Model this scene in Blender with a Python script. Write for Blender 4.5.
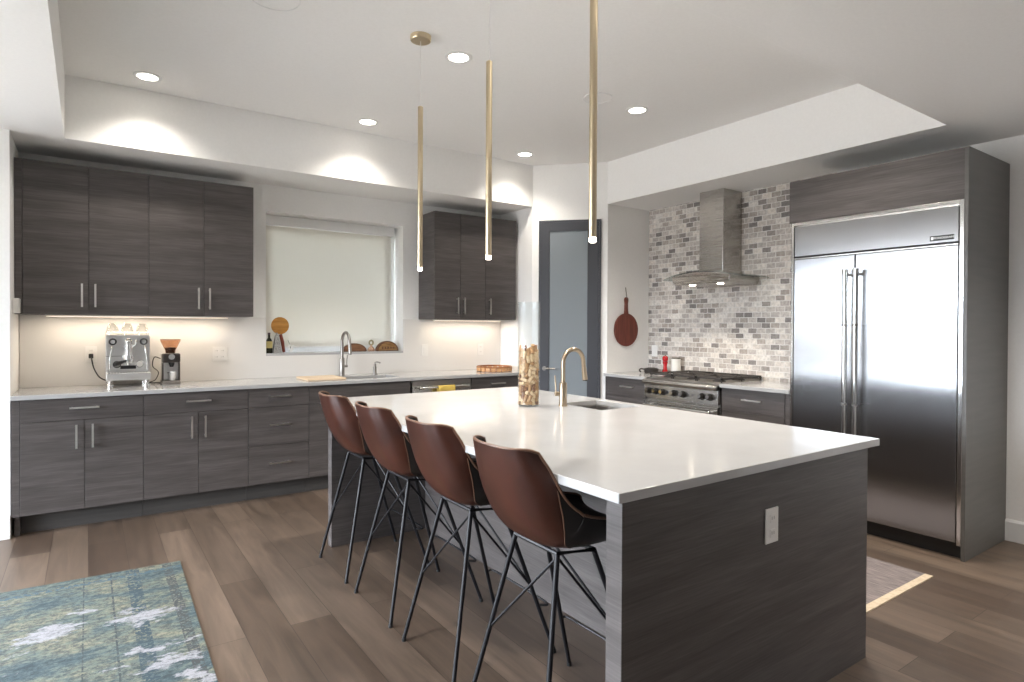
import bpy, bmesh, math, random
from mathutils import Vector, Matrix
PI = math.pi
random.seed(7)
scene = bpy.context.scene
for o in list(bpy.data.objects):
    bpy.data.objects.remove(o)
COL = scene.collection

# ------------------------------------------------------------------ camera
def setup_camera():
    y, p, r = math.radians(34.866), math.radians(0.52), math.radians(0.264)
    F = Vector((math.sin(y)*math.cos(p), math.cos(y)*math.cos(p), -math.sin(p)))
    R = Vector((math.cos(y), -math.sin(y), 0))
    U = R.cross(F)
    R2 = R*math.cos(r) + U*math.sin(r)
    U2 = -R*math.sin(r) + U*math.cos(r)
    cd = bpy.data.cameras.new('camera')
    cd.sensor_fit = 'HORIZONTAL'
    cd.sensor_width = 36.0
    cd.lens = 608.52/1024*36
    cd.shift_y = -8.138/1024
    cd.clip_start = 0.02
    c = bpy.data.objects.new('camera', cd)
    COL.objects.link(c)
    m = Matrix.Identity(4)
    for i in range(3):
        m[i][0], m[i][1], m[i][2] = R2[i], U2[i], -F[i]
    m[2][3] = 1.37
    c.matrix_world = m
    scene.camera = c
setup_camera()

# ------------------------------------------------------------------ light and exposure
scene.view_settings.view_transform = 'Standard'
scene.view_settings.look = 'None'
scene.view_settings.gamma = 1.0
scene.view_settings.use_curve_mapping = False
scene.view_settings.exposure = 0.88
SKY = 22.0
SPOT_W = 80.0
UNDER_W = 1.8

def setup_world():
    w = bpy.data.worlds.new('sky')
    scene.world = w
    w.use_nodes = True
    nt = w.node_tree
    nt.nodes.clear()
    out = nt.nodes.new('ShaderNodeOutputWorld')
    bg = nt.nodes.new('ShaderNodeBackground')
    tc = nt.nodes.new('ShaderNodeTexCoord')
    sp = nt.nodes.new('ShaderNodeSeparateXYZ')
    rm = nt.nodes.new('ShaderNodeValToRGB')
    mp = nt.nodes.new('ShaderNodeMapRange')
    nt.links.new(tc.outputs['Generated'], sp.inputs[0])
    nt.links.new(sp.outputs['Z'], mp.inputs['Value'])
    mp.inputs['From Min'].default_value = -1
    mp.inputs['From Max'].default_value = 1
    nt.links.new(mp.outputs[0], rm.inputs[0])
    e = rm.color_ramp.elements
    e[0].position = 0.0; e[0].color = (.16, .15, .14, 1)
    e[1].position = 1.0; e[1].color = (.55, .72, 1.0, 1)
    for pos, c in ((.40, (.24, .235, .225, 1)), (.465, (.085, .085, .085, 1)), (.50, (.06, .065, .07, 1)), (.512, (.12, .13, .15, 1)), (.53, (.72, .80, .90, 1)), (.62, (.90, .96, 1.03, 1))):
        k = e.new(pos); k.color = c
    nt.links.new(rm.outputs[0], bg.inputs[0])
    bg.inputs[1].default_value = SKY
    nt.links.new(bg.outputs[0], out.inputs[0])
setup_world()

def portal(name, loc, rot, sx, sy):
    l = bpy.data.lights.new(name, 'AREA')
    l.shape = 'RECTANGLE'; l.size = sx; l.size_y = sy
    l.cycles.is_portal = True
    o = bpy.data.objects.new(name, l)
    o.location = loc; o.rotation_euler = rot
    COL.objects.link(o)
# big patio glazing beyond the left edge of the frame, and the windows of the left wall (light comes in through them)
portal('sky_portal', (-3.02, 5.2, 1.2), (PI/2, 0, 0), 3.06, 2.35)
portal('sky_portal', (-5.02, 3.1, 1.35), (PI/2, 0, -PI/2), 3.7, 2.4)

# ------------------------------------------------------------------ helpers: objects
def link(o):
    COL.objects.link(o); return o
def tag(o, label=None, cat=None, group=None, kind=None):
    if label: o['label'] = label
    if cat: o['category'] = cat
    if group: o['group'] = group
    if kind: o['kind'] = kind
    return o
def thing(name, label, cat, loc=(0, 0, 0), rz=0, group=None):
    o = bpy.data.objects.new(name, None)
    o.empty_display_size = .05
    o.location = loc; o.rotation_euler = (0, 0, rz)
    link(o)
    return tag(o, label, cat, group)
def origin_of(p):
    v = Vector((0, 0, 0))
    while p is not None:
        v += p.location; p = p.parent
    return v
def obj(name, bm, mat, parent=None, smooth=False, bevel=0, seg=2, world=True, subsurf=0, solid=0):
    """one mesh object; with world=True the bmesh is in world coordinates and is moved into the parent's frame"""
    if parent is not None and world:
        bmesh.ops.translate(bm, verts=bm.verts, vec=-origin_of(parent))
    loc = None
    if parent is None and world == 'base':
        pass
    bmesh.ops.recalc_face_normals(bm, faces=bm.faces)
    me = bpy.data.meshes.new(name)
    bm.to_mesh(me); bm.free()
    me.materials.append(mat)
    if smooth:
        for p in me.polygons: p.use_smooth = True
        try: me.set_sharp_from_angle(angle=math.radians(38))
        except Exception: pass
    o = bpy.data.objects.new(name, me)
    link(o)
    if parent is not None: o.parent = parent
    if solid:
        m = o.modifiers.new('thickness', 'SOLIDIFY'); m.thickness = solid; m.offset = 0
    if bevel:
        m = o.modifiers.new('bevel', 'BEVEL'); m.width = bevel; m.segments = seg; m.limit_method = 'ANGLE'
    if subsurf:
        m = o.modifiers.new('subdivision', 'SUBSURF'); m.levels = subsurf; m.render_levels = subsurf
    return o
def struct(name, bm, mat, **k):
    o = obj(name, bm, mat, **k); o['kind'] = 'structure'; return o
def copy_tree(o, parent=None):
    c = o.copy(); link(c)
    if parent is not None: c.parent = parent
    for ch in list(o.children): copy_tree(ch, c)
    return c

# ------------------------------------------------------------------ helpers: shapes
def B(): return bmesh.new()
def box(bm, x0, x1, y0, y1, z0, z1):
    v = [bm.verts.new(p) for p in ((x0,y0,z0),(x1,y0,z0),(x1,y1,z0),(x0,y1,z0),(x0,y0,z1),(x1,y0,z1),(x1,y1,z1),(x0,y1,z1))]
    for f in ((0,3,2,1),(4,5,6,7),(0,1,5,4),(1,2,6,5),(2,3,7,6),(3,0,4,7)):
        bm.faces.new([v[i] for i in f])
    return bm
def bx(*a): return box(B(), *a)
def prism(bm, pts, z0, z1):
    a = [bm.verts.new((x, y, z0)) for x, y in pts]; b = [bm.verts.new((x, y, z1)) for x, y in pts]
    n = len(pts)
    bm.faces.new(a[::-1]); bm.faces.new(b)
    for i in range(n): bm.faces.new((a[i], a[(i+1) % n], b[(i+1) % n], b[i]))
    return bm
def extrude_profile(bm, pts, axis, a0, a1):
    """polygon pts in the plane perpendicular to axis, extruded from a0 to a1"""
    def P(p, a):
        if axis == 'x': return (a, p[0], p[1])
        if axis == 'y': return (p[0], a, p[1])
        return (p[0], p[1], a)
    a = [bm.verts.new(P(p, a0)) for p in pts]; b = [bm.verts.new(P(p, a1)) for p in pts]
    n = len(pts)
    bm.faces.new(a[::-1]); bm.faces.new(b)
    for i in range(n): bm.faces.new((a[i], a[(i+1) % n], b[(i+1) % n], b[i]))
    return bm
def lathe(bm, prof, c=(0, 0, 0), seg=24, closed=False):
    rings = []
    for r, z in prof:
        if r < 1e-6:
            rings.append([bm.verts.new((c[0], c[1], c[2]+z))])
        else:
            rings.append([bm.verts.new((c[0]+r*math.cos(2*PI*i/seg), c[1]+r*math.sin(2*PI*i/seg), c[2]+z)) for i in range(seg)])
    pairs = list(zip(rings, rings[1:]))
    if closed: pairs.append((rings[-1], rings[0]))
    for a, b in pairs:
        for i in range(seg):
            j = (i+1) % seg
            if len(a) == 1 and len(b) == 1: continue
            if len(a) == 1: bm.faces.new((a[0], b[j], b[i]))
            elif len(b) == 1: bm.faces.new((a[i], a[j], b[0]))
            else: bm.faces.new((a[i], a[j], b[j], b[i]))
    return bm
def tube(bm, pts, r, seg=10, closed=False, radii=None):
    pts = [Vector(p) for p in pts]
    n = len(pts)
    prev = None; rings = []
    for i in range(n):
        if closed: t = (pts[(i+1) % n]-pts[i-1])
        elif i == 0: t = pts[1]-pts[0]
        elif i == n-1: t = pts[-1]-pts[-2]
        else: t = (pts[i+1]-pts[i]).normalized()+(pts[i]-pts[i-1]).normalized()
        t.normalize()
        if prev is None:
            a = Vector((0, 0, 1)) if abs(t.z) < .9 else Vector((1, 0, 0))
            u = t.cross(a).normalized()
        else:
            u = (prev-t*prev.dot(t)).normalized()
        prev = u
        w = t.cross(u)
        rr = radii[i] if radii else r
        rings.append([bm.verts.new(pts[i]+(u*math.cos(2*PI*k/seg)+w*math.sin(2*PI*k/seg))*rr) for k in range(seg)])
    m = n if closed else n-1
    for i in range(m):
        a, b = rings[i], rings[(i+1) % n]
        for k in range(seg): bm.faces.new((a[k], a[(k+1) % seg], b[(k+1) % seg], b[k]))
    if not closed:
        bm.faces.new(rings[0][::-1]); bm.faces.new(rings[-1])
    return bm
def smooth_path(pts, n=8):
    """Catmull-Rom through the points"""
    P = [Vector(p) for p in pts]; P = [2*P[0]-P[1]]+P+[2*P[-1]-P[-2]]
    out = []
    for i in range(1, len(P)-2):
        for k in range(n):
            t = k/n
            out.append(.5*((2*P[i])+(P[i+1]-P[i-1])*t+(2*P[i-1]-5*P[i]+4*P[i+1]-P[i+2])*t*t+(3*P[i]-P[i-1]-3*P[i+1]+P[i+2])*t**3))
    out.append(P[-2]); return out
def sphere(bm, c, r, sx=1, sy=1, sz=1, u=16, v=10):
    m = Matrix.Translation(c) @ Matrix.Diagonal((r*sx, r*sy, r*sz, 1))
    bmesh.ops.create_uvsphere(bm, u_segments=u, v_segments=v, radius=1, matrix=m)
    return bm
def cyl(bm, a, b, r, seg=16, r2=None):
    return tube(bm, [a, b], r, seg, radii=[r, r if r2 is None else r2])
def slab_hole(bm, X0, X1, Y0, Y1, Z0, Z1, h):
    """a horizontal slab with one rectangular hole h=(x0,x1,y0,y1), one closed surface"""
    xs = [X0, h[0], h[1], X1]; ys = [Y0, h[2], h[3], Y1]
    V = {}
    for i, x in enumerate(xs):
        for j, y in enumerate(ys):
            for k, z in enumerate((Z0, Z1)): V[i, j, k] = bm.verts.new((x, y, z))
    for i in range(3):
        for j in range(3):
            if (i, j) == (1, 1): continue
            for k in (0, 1):
                f = [V[i,j,k], V[i+1,j,k], V[i+1,j+1,k], V[i,j+1,k]]
                bm.faces.new(f if k else f[::-1])
    def side(a, b): bm.faces.new((V[a+(0,)], V[b+(0,)], V[b+(1,)], V[a+(1,)]))
    for i in range(3):
        side((i, 0), (i+1, 0)); side((i+1, 3), (i, 3)); side((0, i+1), (0, i)); side((3, i), (3, i+1))
    side((2, 1), (1, 1)); side((1, 2), (2, 2)); side((1, 1), (1, 2)); side((2, 2), (2, 1))
    return bm
def wall_hole(bm, axis, a0, a1, t0, t1, z0, z1, holes):
    """vertical wall running along axis ('x' or 'y') from a0 to a1, thickness t0..t1, with rectangular holes (h0,h1,hz0,hz1) left of one another"""
    def b(p0, p1, q0, q1):
        if p1-p0 < 1e-6 or q1-q0 < 1e-6: return
        if axis == 'x': box(bm, p0, p1, t0, t1, q0, q1)
        else: box(bm, t0, t1, p0, p1, q0, q1)
    cur = a0
    for h0, h1, hz0, hz1 in holes:
        b(cur, h0, z0, z1); b(h0, h1, z0, hz0); b(h0, h1, hz1, z1); cur = h1
    b(cur, a1, z0, z1)
    return bm

# ------------------------------------------------------------------ helpers: materials
def srgb(r, g, b):
    f = lambda c: (c/255/12.92) if c/255 <= .04045 else ((c/255+.055)/1.055)**2.4
    return (f(r), f(g), f(b), 1)
def mat(name, col=(.5, .5, .5, 1), rough=.5, metal=0, **k):
    m = bpy.data.materials.new(name); m.use_nodes = True
    b = m.node_tree.nodes['Principled BSDF']
    b.inputs['Base Color'].default_value = col
    b.inputs['Roughness'].default_value = rough
    b.inputs['Metallic'].default_value = metal
    for n, v in k.items():
        b.inputs[n.replace('_', ' ')].default_value = v
    return m
def N(m, t): return m.node_tree.nodes.new(t)
def L(m, a, b): m.node_tree.links.new(a, b)
def bsdf(m): return m.node_tree.nodes['Principled BSDF']
def noise_mat(name, c1, c2, scale=8, stretch=(1, 1, 1), rough=.5, detail=4, bump=0, metal=0, lo=.35, hi=.65, distortion=0, bump_dist=.002, **k):
    m = mat(name, c1, rough, metal, **k)
    g = N(m, 'ShaderNodeNewGeometry'); mp = N(m, 'ShaderNodeMapping'); n = N(m, 'ShaderNodeTexNoise'); r = N(m, 'ShaderNodeValToRGB')
    mp.inputs['Scale'].default_value = stretch
    n.inputs['Scale'].default_value = scale; n.inputs['Detail'].default_value = detail; n.inputs['Distortion'].default_value = distortion
    L(m, g.outputs['Position'], mp.inputs[0]); L(m, mp.outputs[0], n.inputs['Vector']); L(m, n.outputs[0], r.inputs[0])
    r.color_ramp.elements[0].position = lo; r.color_ramp.elements[0].color = c1
    r.color_ramp.elements[1].position = hi; r.color_ramp.elements[1].color = c2
    L(m, r.outputs[0], bsdf(m).inputs['Base Color'])
    if bump:
        bp = N(m, 'ShaderNodeBump'); bp.inputs['Strength'].default_value = bump; bp.inputs['Distance'].default_value = bump_dist
        L(m, n.outputs[0], bp.inputs['Height']); L(m, bp.outputs[0], bsdf(m).inputs['Normal'])
    return m
def emit(name, col, s):
    m = mat(name, col, .5)
    bsdf(m).inputs['Emission Color'].default_value = col
    bsdf(m).inputs['Emission Strength'].default_value = s
    return m

WALL = noise_mat('wall_paint', (.885, .88, .865, 1), (.905, .90, .885, 1), 60, rough=.75, bump=.08)
CEIL = noise_mat('ceiling_paint', (.865, .86, .845, 1), (.885, .88, .865, 1), 60, rough=.85, bump=.1)
TRIM = mat('white_trim_paint', (.80, .80, .79, 1), .4)
QUARTZ = noise_mat('white_quartz', (.42, .42, .422, 1), (.46, .46, .462, 1), 5, rough=.13, lo=.3, hi=.8, detail=6)
BACKSPLASH = mat('white_quartz_splash', (.78, .765, .74, 1), .25)
PLATE = mat('white_plastic', (.80, .79, .77, 1), .35)
PLATE_DARK = mat('socket_slot', (.25, .24, .23, 1), .5)
BLACK = mat('black_plastic', (.012, .012, .013, 1), .45)
BLACKMETAL = mat('black_powder_coat', (.008, .008, .010, 1), .42, 0.0, Specular_IOR_Level=.3)
CASTIRON = mat('cast_iron', (.03, .025, .022, 1), .6)
CHROME = mat('chrome', (.80, .80, .79, 1), .14, 1)
NICKEL = noise_mat('brushed_nickel', (.78, .76, .73, 1), (.85, .83, .80, 1), 12, (1, 1, 8), rough=.3, metal=1)
BRONZE = mat('champagne_bronze', (.46, .37, .27, 1), .28, 1)
BRASS = mat('brushed_brass', (.66, .55, .38, 1), .28, 1)
GREYMETAL = mat('satin_grey_metal', (.35, .33, .31, 1), .35, 1)
def thin_glass(name, tint=(1, 1, 1, 1), ior=1.5, rough=.01):
    m = bpy.data.materials.new(name); m.use_nodes = True; nt = m.node_tree; nt.nodes.clear()
    o = nt.nodes.new('ShaderNodeOutputMaterial'); mx = nt.nodes.new('ShaderNodeMixShader')
    t = nt.nodes.new('ShaderNodeBsdfTransparent'); g = nt.nodes.new('ShaderNodeBsdfGlossy'); lw = nt.nodes.new('ShaderNodeLayerWeight'); pw = nt.nodes.new('ShaderNodeMath'); f = nt.nodes.new('ShaderNodeMath')
    t.inputs[0].default_value = tint; g.inputs['Roughness'].default_value = rough; lw.inputs[0].default_value = .5; pw.operation = 'POWER'; pw.inputs[1].default_value = 4; f.operation = 'MULTIPLY_ADD'; f.inputs[1].default_value = .6; f.inputs[2].default_value = (ior-1)*.1
    nt.links.new(lw.outputs['Facing'], pw.inputs[0]); nt.links.new(pw.outputs[0], f.inputs[0])
    nt.links.new(f.outputs[0], mx.inputs[0]); nt.links.new(t.outputs[0], mx.inputs[1]); nt.links.new(g.outputs[0], mx.inputs[2]); nt.links.new(mx.outputs[0], o.inputs[0])
    return m
GLASS = thin_glass('clear_glass', (.97, .985, .99, 1), 1.35)

def wood_laminate(name, dark, mid, light):
    m = mat(name, mid, .45, 0, Specular_IOR_Level=.4)
    g = N(m, 'ShaderNodeNewGeometry'); oi = N(m, 'ShaderNodeObjectInfo')
    add = N(m, 'ShaderNodeVectorMath'); add.operation = 'ADD'
    cx = N(m, 'ShaderNodeCombineXYZ'); mul = N(m, 'ShaderNodeMath'); mul.operation = 'MULTIPLY'; mul.inputs[1].default_value = 37
    L(m, oi.outputs['Random'], mul.inputs[0])
    for i in range(3): L(m, mul.outputs[0], cx.inputs[i])
    L(m, g.outputs['Position'], add.inputs[0]); L(m, cx.outputs[0], add.inputs[1])
    mp = N(m, 'ShaderNodeMapping'); mp.inputs['Scale'].default_value = (1.1, 1.1, 16)
    L(m, add.outputs[0], mp.inputs[0])
    n1 = N(m, 'ShaderNodeTexNoise'); n1.inputs['Scale'].default_value = 1.4; n1.inputs['Detail'].default_value = 5; n1.inputs['Distortion'].default_value = .6
    L(m, mp.outputs[0], n1.inputs['Vector'])
    mp2 = N(m, 'ShaderNodeMapping'); mp2.inputs['Scale'].default_value = (2.2, 2.2, 60)
    L(m, add.outputs[0], mp2.inputs[0])
    n2 = N(m, 'ShaderNodeTexNoise'); n2.inputs['Scale'].default_value = 3; n2.inputs['Detail'].default_value = 4
    L(m, mp2.outputs[0], n2.inputs['Vector'])
    mx = N(m, 'ShaderNodeMath'); mx.operation = 'MULTIPLY_ADD'; mx.inputs[1].default_value = .45
    L(m, n2.outputs[0], mx.inputs[0])
    sc = N(m, 'ShaderNodeMath'); sc.operation = 'MULTIPLY'; sc.inputs[1].default_value = .55
    L(m, n1.outputs[0], sc.inputs[0]); L(m, sc.outputs[0], mx.inputs[2])
    r = N(m, 'ShaderNodeValToRGB'); e = r.color_ramp.elements
    e[0].position = .33; e[0].color = dark; e[1].position = .68; e[1].color = light
    k = e.new(.5); k.color = mid
    L(m, mx.outputs[0], r.inputs[0]); L(m, r.outputs[0], bsdf(m).inputs['Base Color'])
    bp = N(m, 'ShaderNodeBump'); bp.inputs['Strength'].default_value = .12; bp.inputs['Distance'].default_value = .001
    L(m, n2.outputs[0], bp.inputs['Height']); L(m, bp.outputs[0], bsdf(m).inputs['Normal'])
    return m
WOOD = wood_laminate('grey_textured_laminate', (.054, .047, .0455, 1), (.080, .071, .069, 1), (.116, .103, .101, 1))
TOE = noise_mat('toe_kick_laminate', (.055, .052, .05, 1), (.07, .066, .063, 1), 3, (1, 1, 14), rough=.5)

def steel(name, base, rough, aniso=.0, stretch=(1, 1, 1), scale=200):
    m = mat(name, base, rough, 1)
    g = N(m, 'ShaderNodeNewGeometry'); mp = N(m, 'ShaderNodeMapping'); n = N(m, 'ShaderNodeTexNoise')
    mp.inputs['Scale'].default_value = stretch; n.inputs['Scale'].default_value = scale; n.inputs['Detail'].default_value = 2
    L(m, g.outputs['Position'], mp.inputs[0]); L(m, mp.outputs[0], n.inputs['Vector'])
    mr = N(m, 'ShaderNodeMapRange'); mr.inputs['To Min'].default_value = rough*.8; mr.inputs['To Max'].default_value = rough*1.25
    L(m, n.outputs[0], mr.inputs['Value']); L(m, mr.outputs[0], bsdf(m).inputs['Roughness'])
    return m
STEEL = steel('stainless_steel', (.56, .55, .53, 1), .24, stretch=(1, .03, 1))
FRIDGE_STEEL = mat('polished_stainless', (.42, .425, .435, 1), .23, 1, Anisotropic=.8)
def brushed_vertical(m, rot=0):
    tg = N(m, 'ShaderNodeTangent'); tg.direction_type = 'RADIAL'; tg.axis = 'Z'
    L(m, tg.outputs[0], bsdf(m).inputs['Tangent']); bsdf(m).inputs['Anisotropic Rotation'].default_value = rot
brushed_vertical(FRIDGE_STEEL, 0.0)
HOOD_STEEL = steel('hood_stainless', (.50, .48, .455, 1), .26, stretch=(1, .03, 1))

def floor_material():
    m = mat('oak_plank_floor', (.3, .25, .2, 1), .36)
    g = N(m, 'ShaderNodeNewGeometry'); s = N(m, 'ShaderNodeSeparateXYZ'); c = N(m, 'ShaderNodeCombineXYZ')
    L(m, g.outputs['Position'], s.inputs[0]); L(m, s.outputs['Y'], c.inputs['X']); L(m, s.outputs['X'], c.inputs['Y'])
    br = N(m, 'ShaderNodeTexBrick')
    br.offset = .37; br.offset_frequency = 2; br.squash = 1
    br.inputs['Color1'].default_value = (0, 0, 0, 1); br.inputs['Color2'].default_value = (1, 1, 1, 1); br.inputs['Mortar'].default_value = (.5, .5, .5, 1)
    br.inputs['Scale'].default_value = 1; br.inputs['Mortar Size'].default_value = .0016; br.inputs['Mortar Smooth'].default_value = .3
    br.inputs['Brick Width'].default_value = 1.75; br.inputs['Row Height'].default_value = .19; br.inputs['Bias'].default_value = 0
    L(m, c.outputs[0], br.inputs['Vector'])
    r = N(m, 'ShaderNodeValToRGB'); e = r.color_ramp.elements
    e[0].position = 0; e[0].color = (.072, .050, .037, 1); e[1].position = 1; e[1].color = (.145, .107, .081, 1)
    k = e.new(.5); k.color = (.105, .077, .058, 1)
    L(m, br.outputs['Color'], r.inputs[0])
    mp = N(m, 'ShaderNodeMapping'); mp.inputs['Scale'].default_value = (9, .8, 1)
    add = N(m, 'ShaderNodeVectorMath'); add.operation = 'ADD'
    sc = N(m, 'ShaderNodeVectorMath'); sc.operation = 'SCALE'; sc.inputs['Scale'].default_value = 9
    L(m, br.outputs['Color'], sc.inputs[0]); L(m, g.outputs['Position'], add.inputs[0]); L(m, sc.outputs[0], add.inputs[1])
    L(m, add.outputs[0], mp.inputs[0])
    n = N(m, 'ShaderNodeTexNoise'); n.inputs['Scale'].default_value = 1.5; n.inputs['Detail'].default_value = 7; n.inputs['Distortion'].default_value = 1.2; n.inputs['Roughness'].default_value = .6
    L(m, mp.outputs[0], n.inputs['Vector'])
    mr = N(m, 'ShaderNodeMapRange'); mr.inputs['From Min'].default_value = .3; mr.inputs['From Max'].default_value = .7; mr.inputs['To Min'].default_value = .66; mr.inputs['To Max'].default_value = 1.32
    L(m, n.outputs[0], mr.inputs['Value'])
    mm = N(m, 'ShaderNodeVectorMath'); mm.operation = 'MULTIPLY'
    L(m, r.outputs[0], mm.inputs[0]); L(m, mr.outputs[0], mm.inputs[1])
    mx = N(m, 'ShaderNodeMix'); mx.data_type = 'RGBA'
    L(m, br.outputs['Fac'], mx.inputs[0]); L(m, mm.outputs[0], mx.inputs[6]); mx.inputs[7].default_value = (.035, .025, .019, 1)
    L(m, mx.outputs[2], bsdf(m).inputs['Base Color'])
    rr = N(m, 'ShaderNodeMapRange'); rr.inputs['To Min'].default_value = .30; rr.inputs['To Max'].default_value = .46
    L(m, n.outputs[0], rr.inputs['Value']); L(m, rr.outputs[0], bsdf(m).inputs['Roughness'])
    bp = N(m, 'ShaderNodeBump'); bp.inputs['Strength'].default_value = .15; bp.inputs['Distance'].default_value = .002
    L(m, n.outputs[0], bp.inputs['Height']); L(m, bp.outputs[0], bsdf(m).inputs['Normal'])
    return m
FLOOR = floor_material()

def brick_material():
    m = mat('tumbled_marble_brick', (.6, .57, .54, 1), .5)
    g = N(m, 'ShaderNodeNewGeometry'); s = N(m, 'ShaderNodeSeparateXYZ'); c = N(m, 'ShaderNodeCombineXYZ')
    L(m, g.outputs['Position'], s.inputs[0]); L(m, s.outputs['Y'], c.inputs['X']); L(m, s.outputs['Z'], c.inputs['Y'])
    br = N(m, 'ShaderNodeTexBrick'); br.offset = .5
    br.inputs['Color1'].default_value = (0, 0, 0, 1); br.inputs['Color2'].default_value = (1, 1, 1, 1); br.inputs['Mortar'].default_value = (.5, .5, .5, 1)
    br.inputs['Scale'].default_value = 1; br.inputs['Mortar Size'].default_value = .0035; br.inputs['Mortar Smooth'].default_value = .25
    br.inputs['Brick Width'].default_value = .088; br.inputs['Row Height'].default_value = .0475
    wn = N(m, 'ShaderNodeTexNoise'); wn.inputs['Scale'].default_value = 30
    L(m, g.outputs['Position'], wn.inputs['Vector'])
    ws = N(m, 'ShaderNodeVectorMath'); ws.operation = 'SCALE'; ws.inputs['Scale'].default_value = .010
    L(m, wn.outputs['Color'], ws.inputs[0])
    wa = N(m, 'ShaderNodeVectorMath'); wa.operation = 'ADD'; L(m, c.outputs[0], wa.inputs[0]); L(m, ws.outputs[0], wa.inputs[1])
    L(m, wa.outputs[0], br.inputs['Vector'])
    r = N(m, 'ShaderNodeValToRGB'); r.color_ramp.interpolation = 'LINEAR'; e = r.color_ramp.elements
    e[0].position = 0; e[0].color = (.20, .185, .175, 1); e[1].position = 1; e[1].color = (.70, .67, .63, 1)
    for pos, cc in ((.14, (.29, .26, .24, 1)), (.26, (.42, .37, .33, 1)), (.44, (.60, .56, .52, 1)), (.62, (.46, .42, .39, 1)), (.8, (.70, .65, .59, 1))):
        k = e.new(pos); k.color = cc
    L(m, br.outputs['Color'], r.inputs[0])
    n = N(m, 'ShaderNodeTexNoise'); n.inputs['Scale'].default_value = 38; n.inputs['Detail'].default_value = 5
    L(m, g.outputs['Position'], n.inputs['Vector'])
    mr = N(m, 'ShaderNodeMapRange'); mr.inputs['From Min'].default_value = .3; mr.inputs['From Max'].default_value = .7; mr.inputs['To Min'].default_value = .76; mr.inputs['To Max'].default_value = 1.18
    L(m, n.outputs[0], mr.inputs['Value'])
    mm = N(m, 'ShaderNodeVectorMath'); mm.operation = 'MULTIPLY'
    L(m, r.outputs[0], mm.inputs[0]); L(m, mr.outputs[0], mm.inputs[1])
    mx = N(m, 'ShaderNodeMix'); mx.data_type = 'RGBA'
    L(m, br.outputs['Fac'], mx.inputs[0]); L(m, mm.outputs[0], mx.inputs[6]); mx.inputs[7].default_value = (.72, .70, .67, 1)
    L(m, mx.outputs[2], bsdf(m).inputs['Base Color'])
    bp = N(m, 'ShaderNodeBump'); bp.inputs['Strength'].default_value = .6; bp.inputs['Distance'].default_value = .003; bp.invert = True
    L(m, br.outputs['Fac'], bp.inputs['Height']); L(m, bp.outputs[0], bsdf(m).inputs['Normal'])
    return m
BRICK = brick_material()

# ================================================================== THE SETTING
ZS, ZC = 2.616, 3.039          # soffit underside, tray ceiling
YW, XW = 5.64, 4.907           # window wall, range wall
bm = bx(-5.1, 5.05, -4.1, 5.9, -.1, 0)
struct('floor', bm, FLOOR)
bm = bx(-5.1, 5.05, -4.1, 5.9, ZC, ZC+.1)
struct('ceiling', bm, CEIL)
bm = B()
prism(bm, [(-5.1, -4.1), (5.05, -4.1), (5.05, 1.538), (-5.1, 1.538)], ZS, ZC)
box(bm, -5.1, -.13, 1.538, 5.9, ZS, ZC)
box(bm, -.13, 3.766, 5.047, 5.9, ZS, ZC)
box(bm, 4.30, 5.05, 1.538, 4.50, ZS, ZC)
struct('ceiling_soffit', bm, CEIL)
# tray fascia: painted like the walls, a thin skin on the soffit's inner faces
bm = B()
box(bm, -.13, 3.766, 5.043, 5.047, ZS, ZC)
box(bm, 4.296, 4.30, 1.538, 4.50, ZS, ZC)
box(bm, -.13, -.126, 1.538, 5.043, ZS, ZC)
box(bm, -.126, 4.296, 1.538, 1.542, ZS, ZC)
struct('trim_1', bm, WALL)

bm = wall_hole(B(), 'x', -.41, 3.766, YW, YW+.25, 0, ZS, [(1.286, 2.594, 1.108, 2.382)])
struct('wall_back', bm, WALL)
bm = wall_hole(B(), 'x', -5.1, -.55, 5.03, 5.18, 0, ZS, [(-4.55, -1.5, .05, 2.4)])
box(bm, -.55, -.41, 5.03, 5.89, 0, ZS)
struct('wall_back_left', bm, WALL)
bm = B()
prism(bm, [(3.766, 5.047), (3.766, 5.89), (5.05, 5.89), (5.05, 4.49), (4.30, 4.49)], 0, ZC)
struct('wall_corner', bm, WALL)
bm = bx(XW, 5.05, -4.1, 4.49, 0, ZS)
struct('wall_right', bm, WALL)
bm = wall_hole(B(), 'y', -4.1, 5.18, -5.15, -5.0, 0, ZS, [(1.25, 4.95, .15, 2.55)])
struct('wall_left', bm, WALL)
bm = bx(-5.0, 5.05, -4.2, -4.0, 0, ZS)
struct('wall_front', bm, mat('bounce_damping_taupe', (.36, .34, .32, 1), .7))  # colour of this unseen wall chosen to limit light bounced onto island end
bm = bx(XW-.010, XW, 2.513, 4.488, .9, ZS)
struct('wall_tile', bm, BRICK)
bm = B()
box(bm, -.405, 1.286, YW-.012, YW, .915, 1.446); box(bm, 1.286, 2.594, YW-.012, YW, .915, 1.108); box(bm, 2.594, 3.762, YW-.012, YW, .915, 1.446)
struct('trim_2', bm, BACKSPLASH)
# baseboards
def baseboard(name, pts):
    bm = B(); extrude_profile(bm, *pts); struct(name, bm, TRIM, bevel=.003)
baseboard('baseboard_right', ([(XW, 0), (XW-.016, 0), (XW-.016, .125), (XW-.008, .14), (XW, .14)], 'y', -4.0, 1.405))
baseboard('baseboard_back_left', ([(5.03, 0), (5.014, 0), (5.014, .135), (5.022, .15), (5.03, .15)], 'x', -1.5, -.41))

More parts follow.
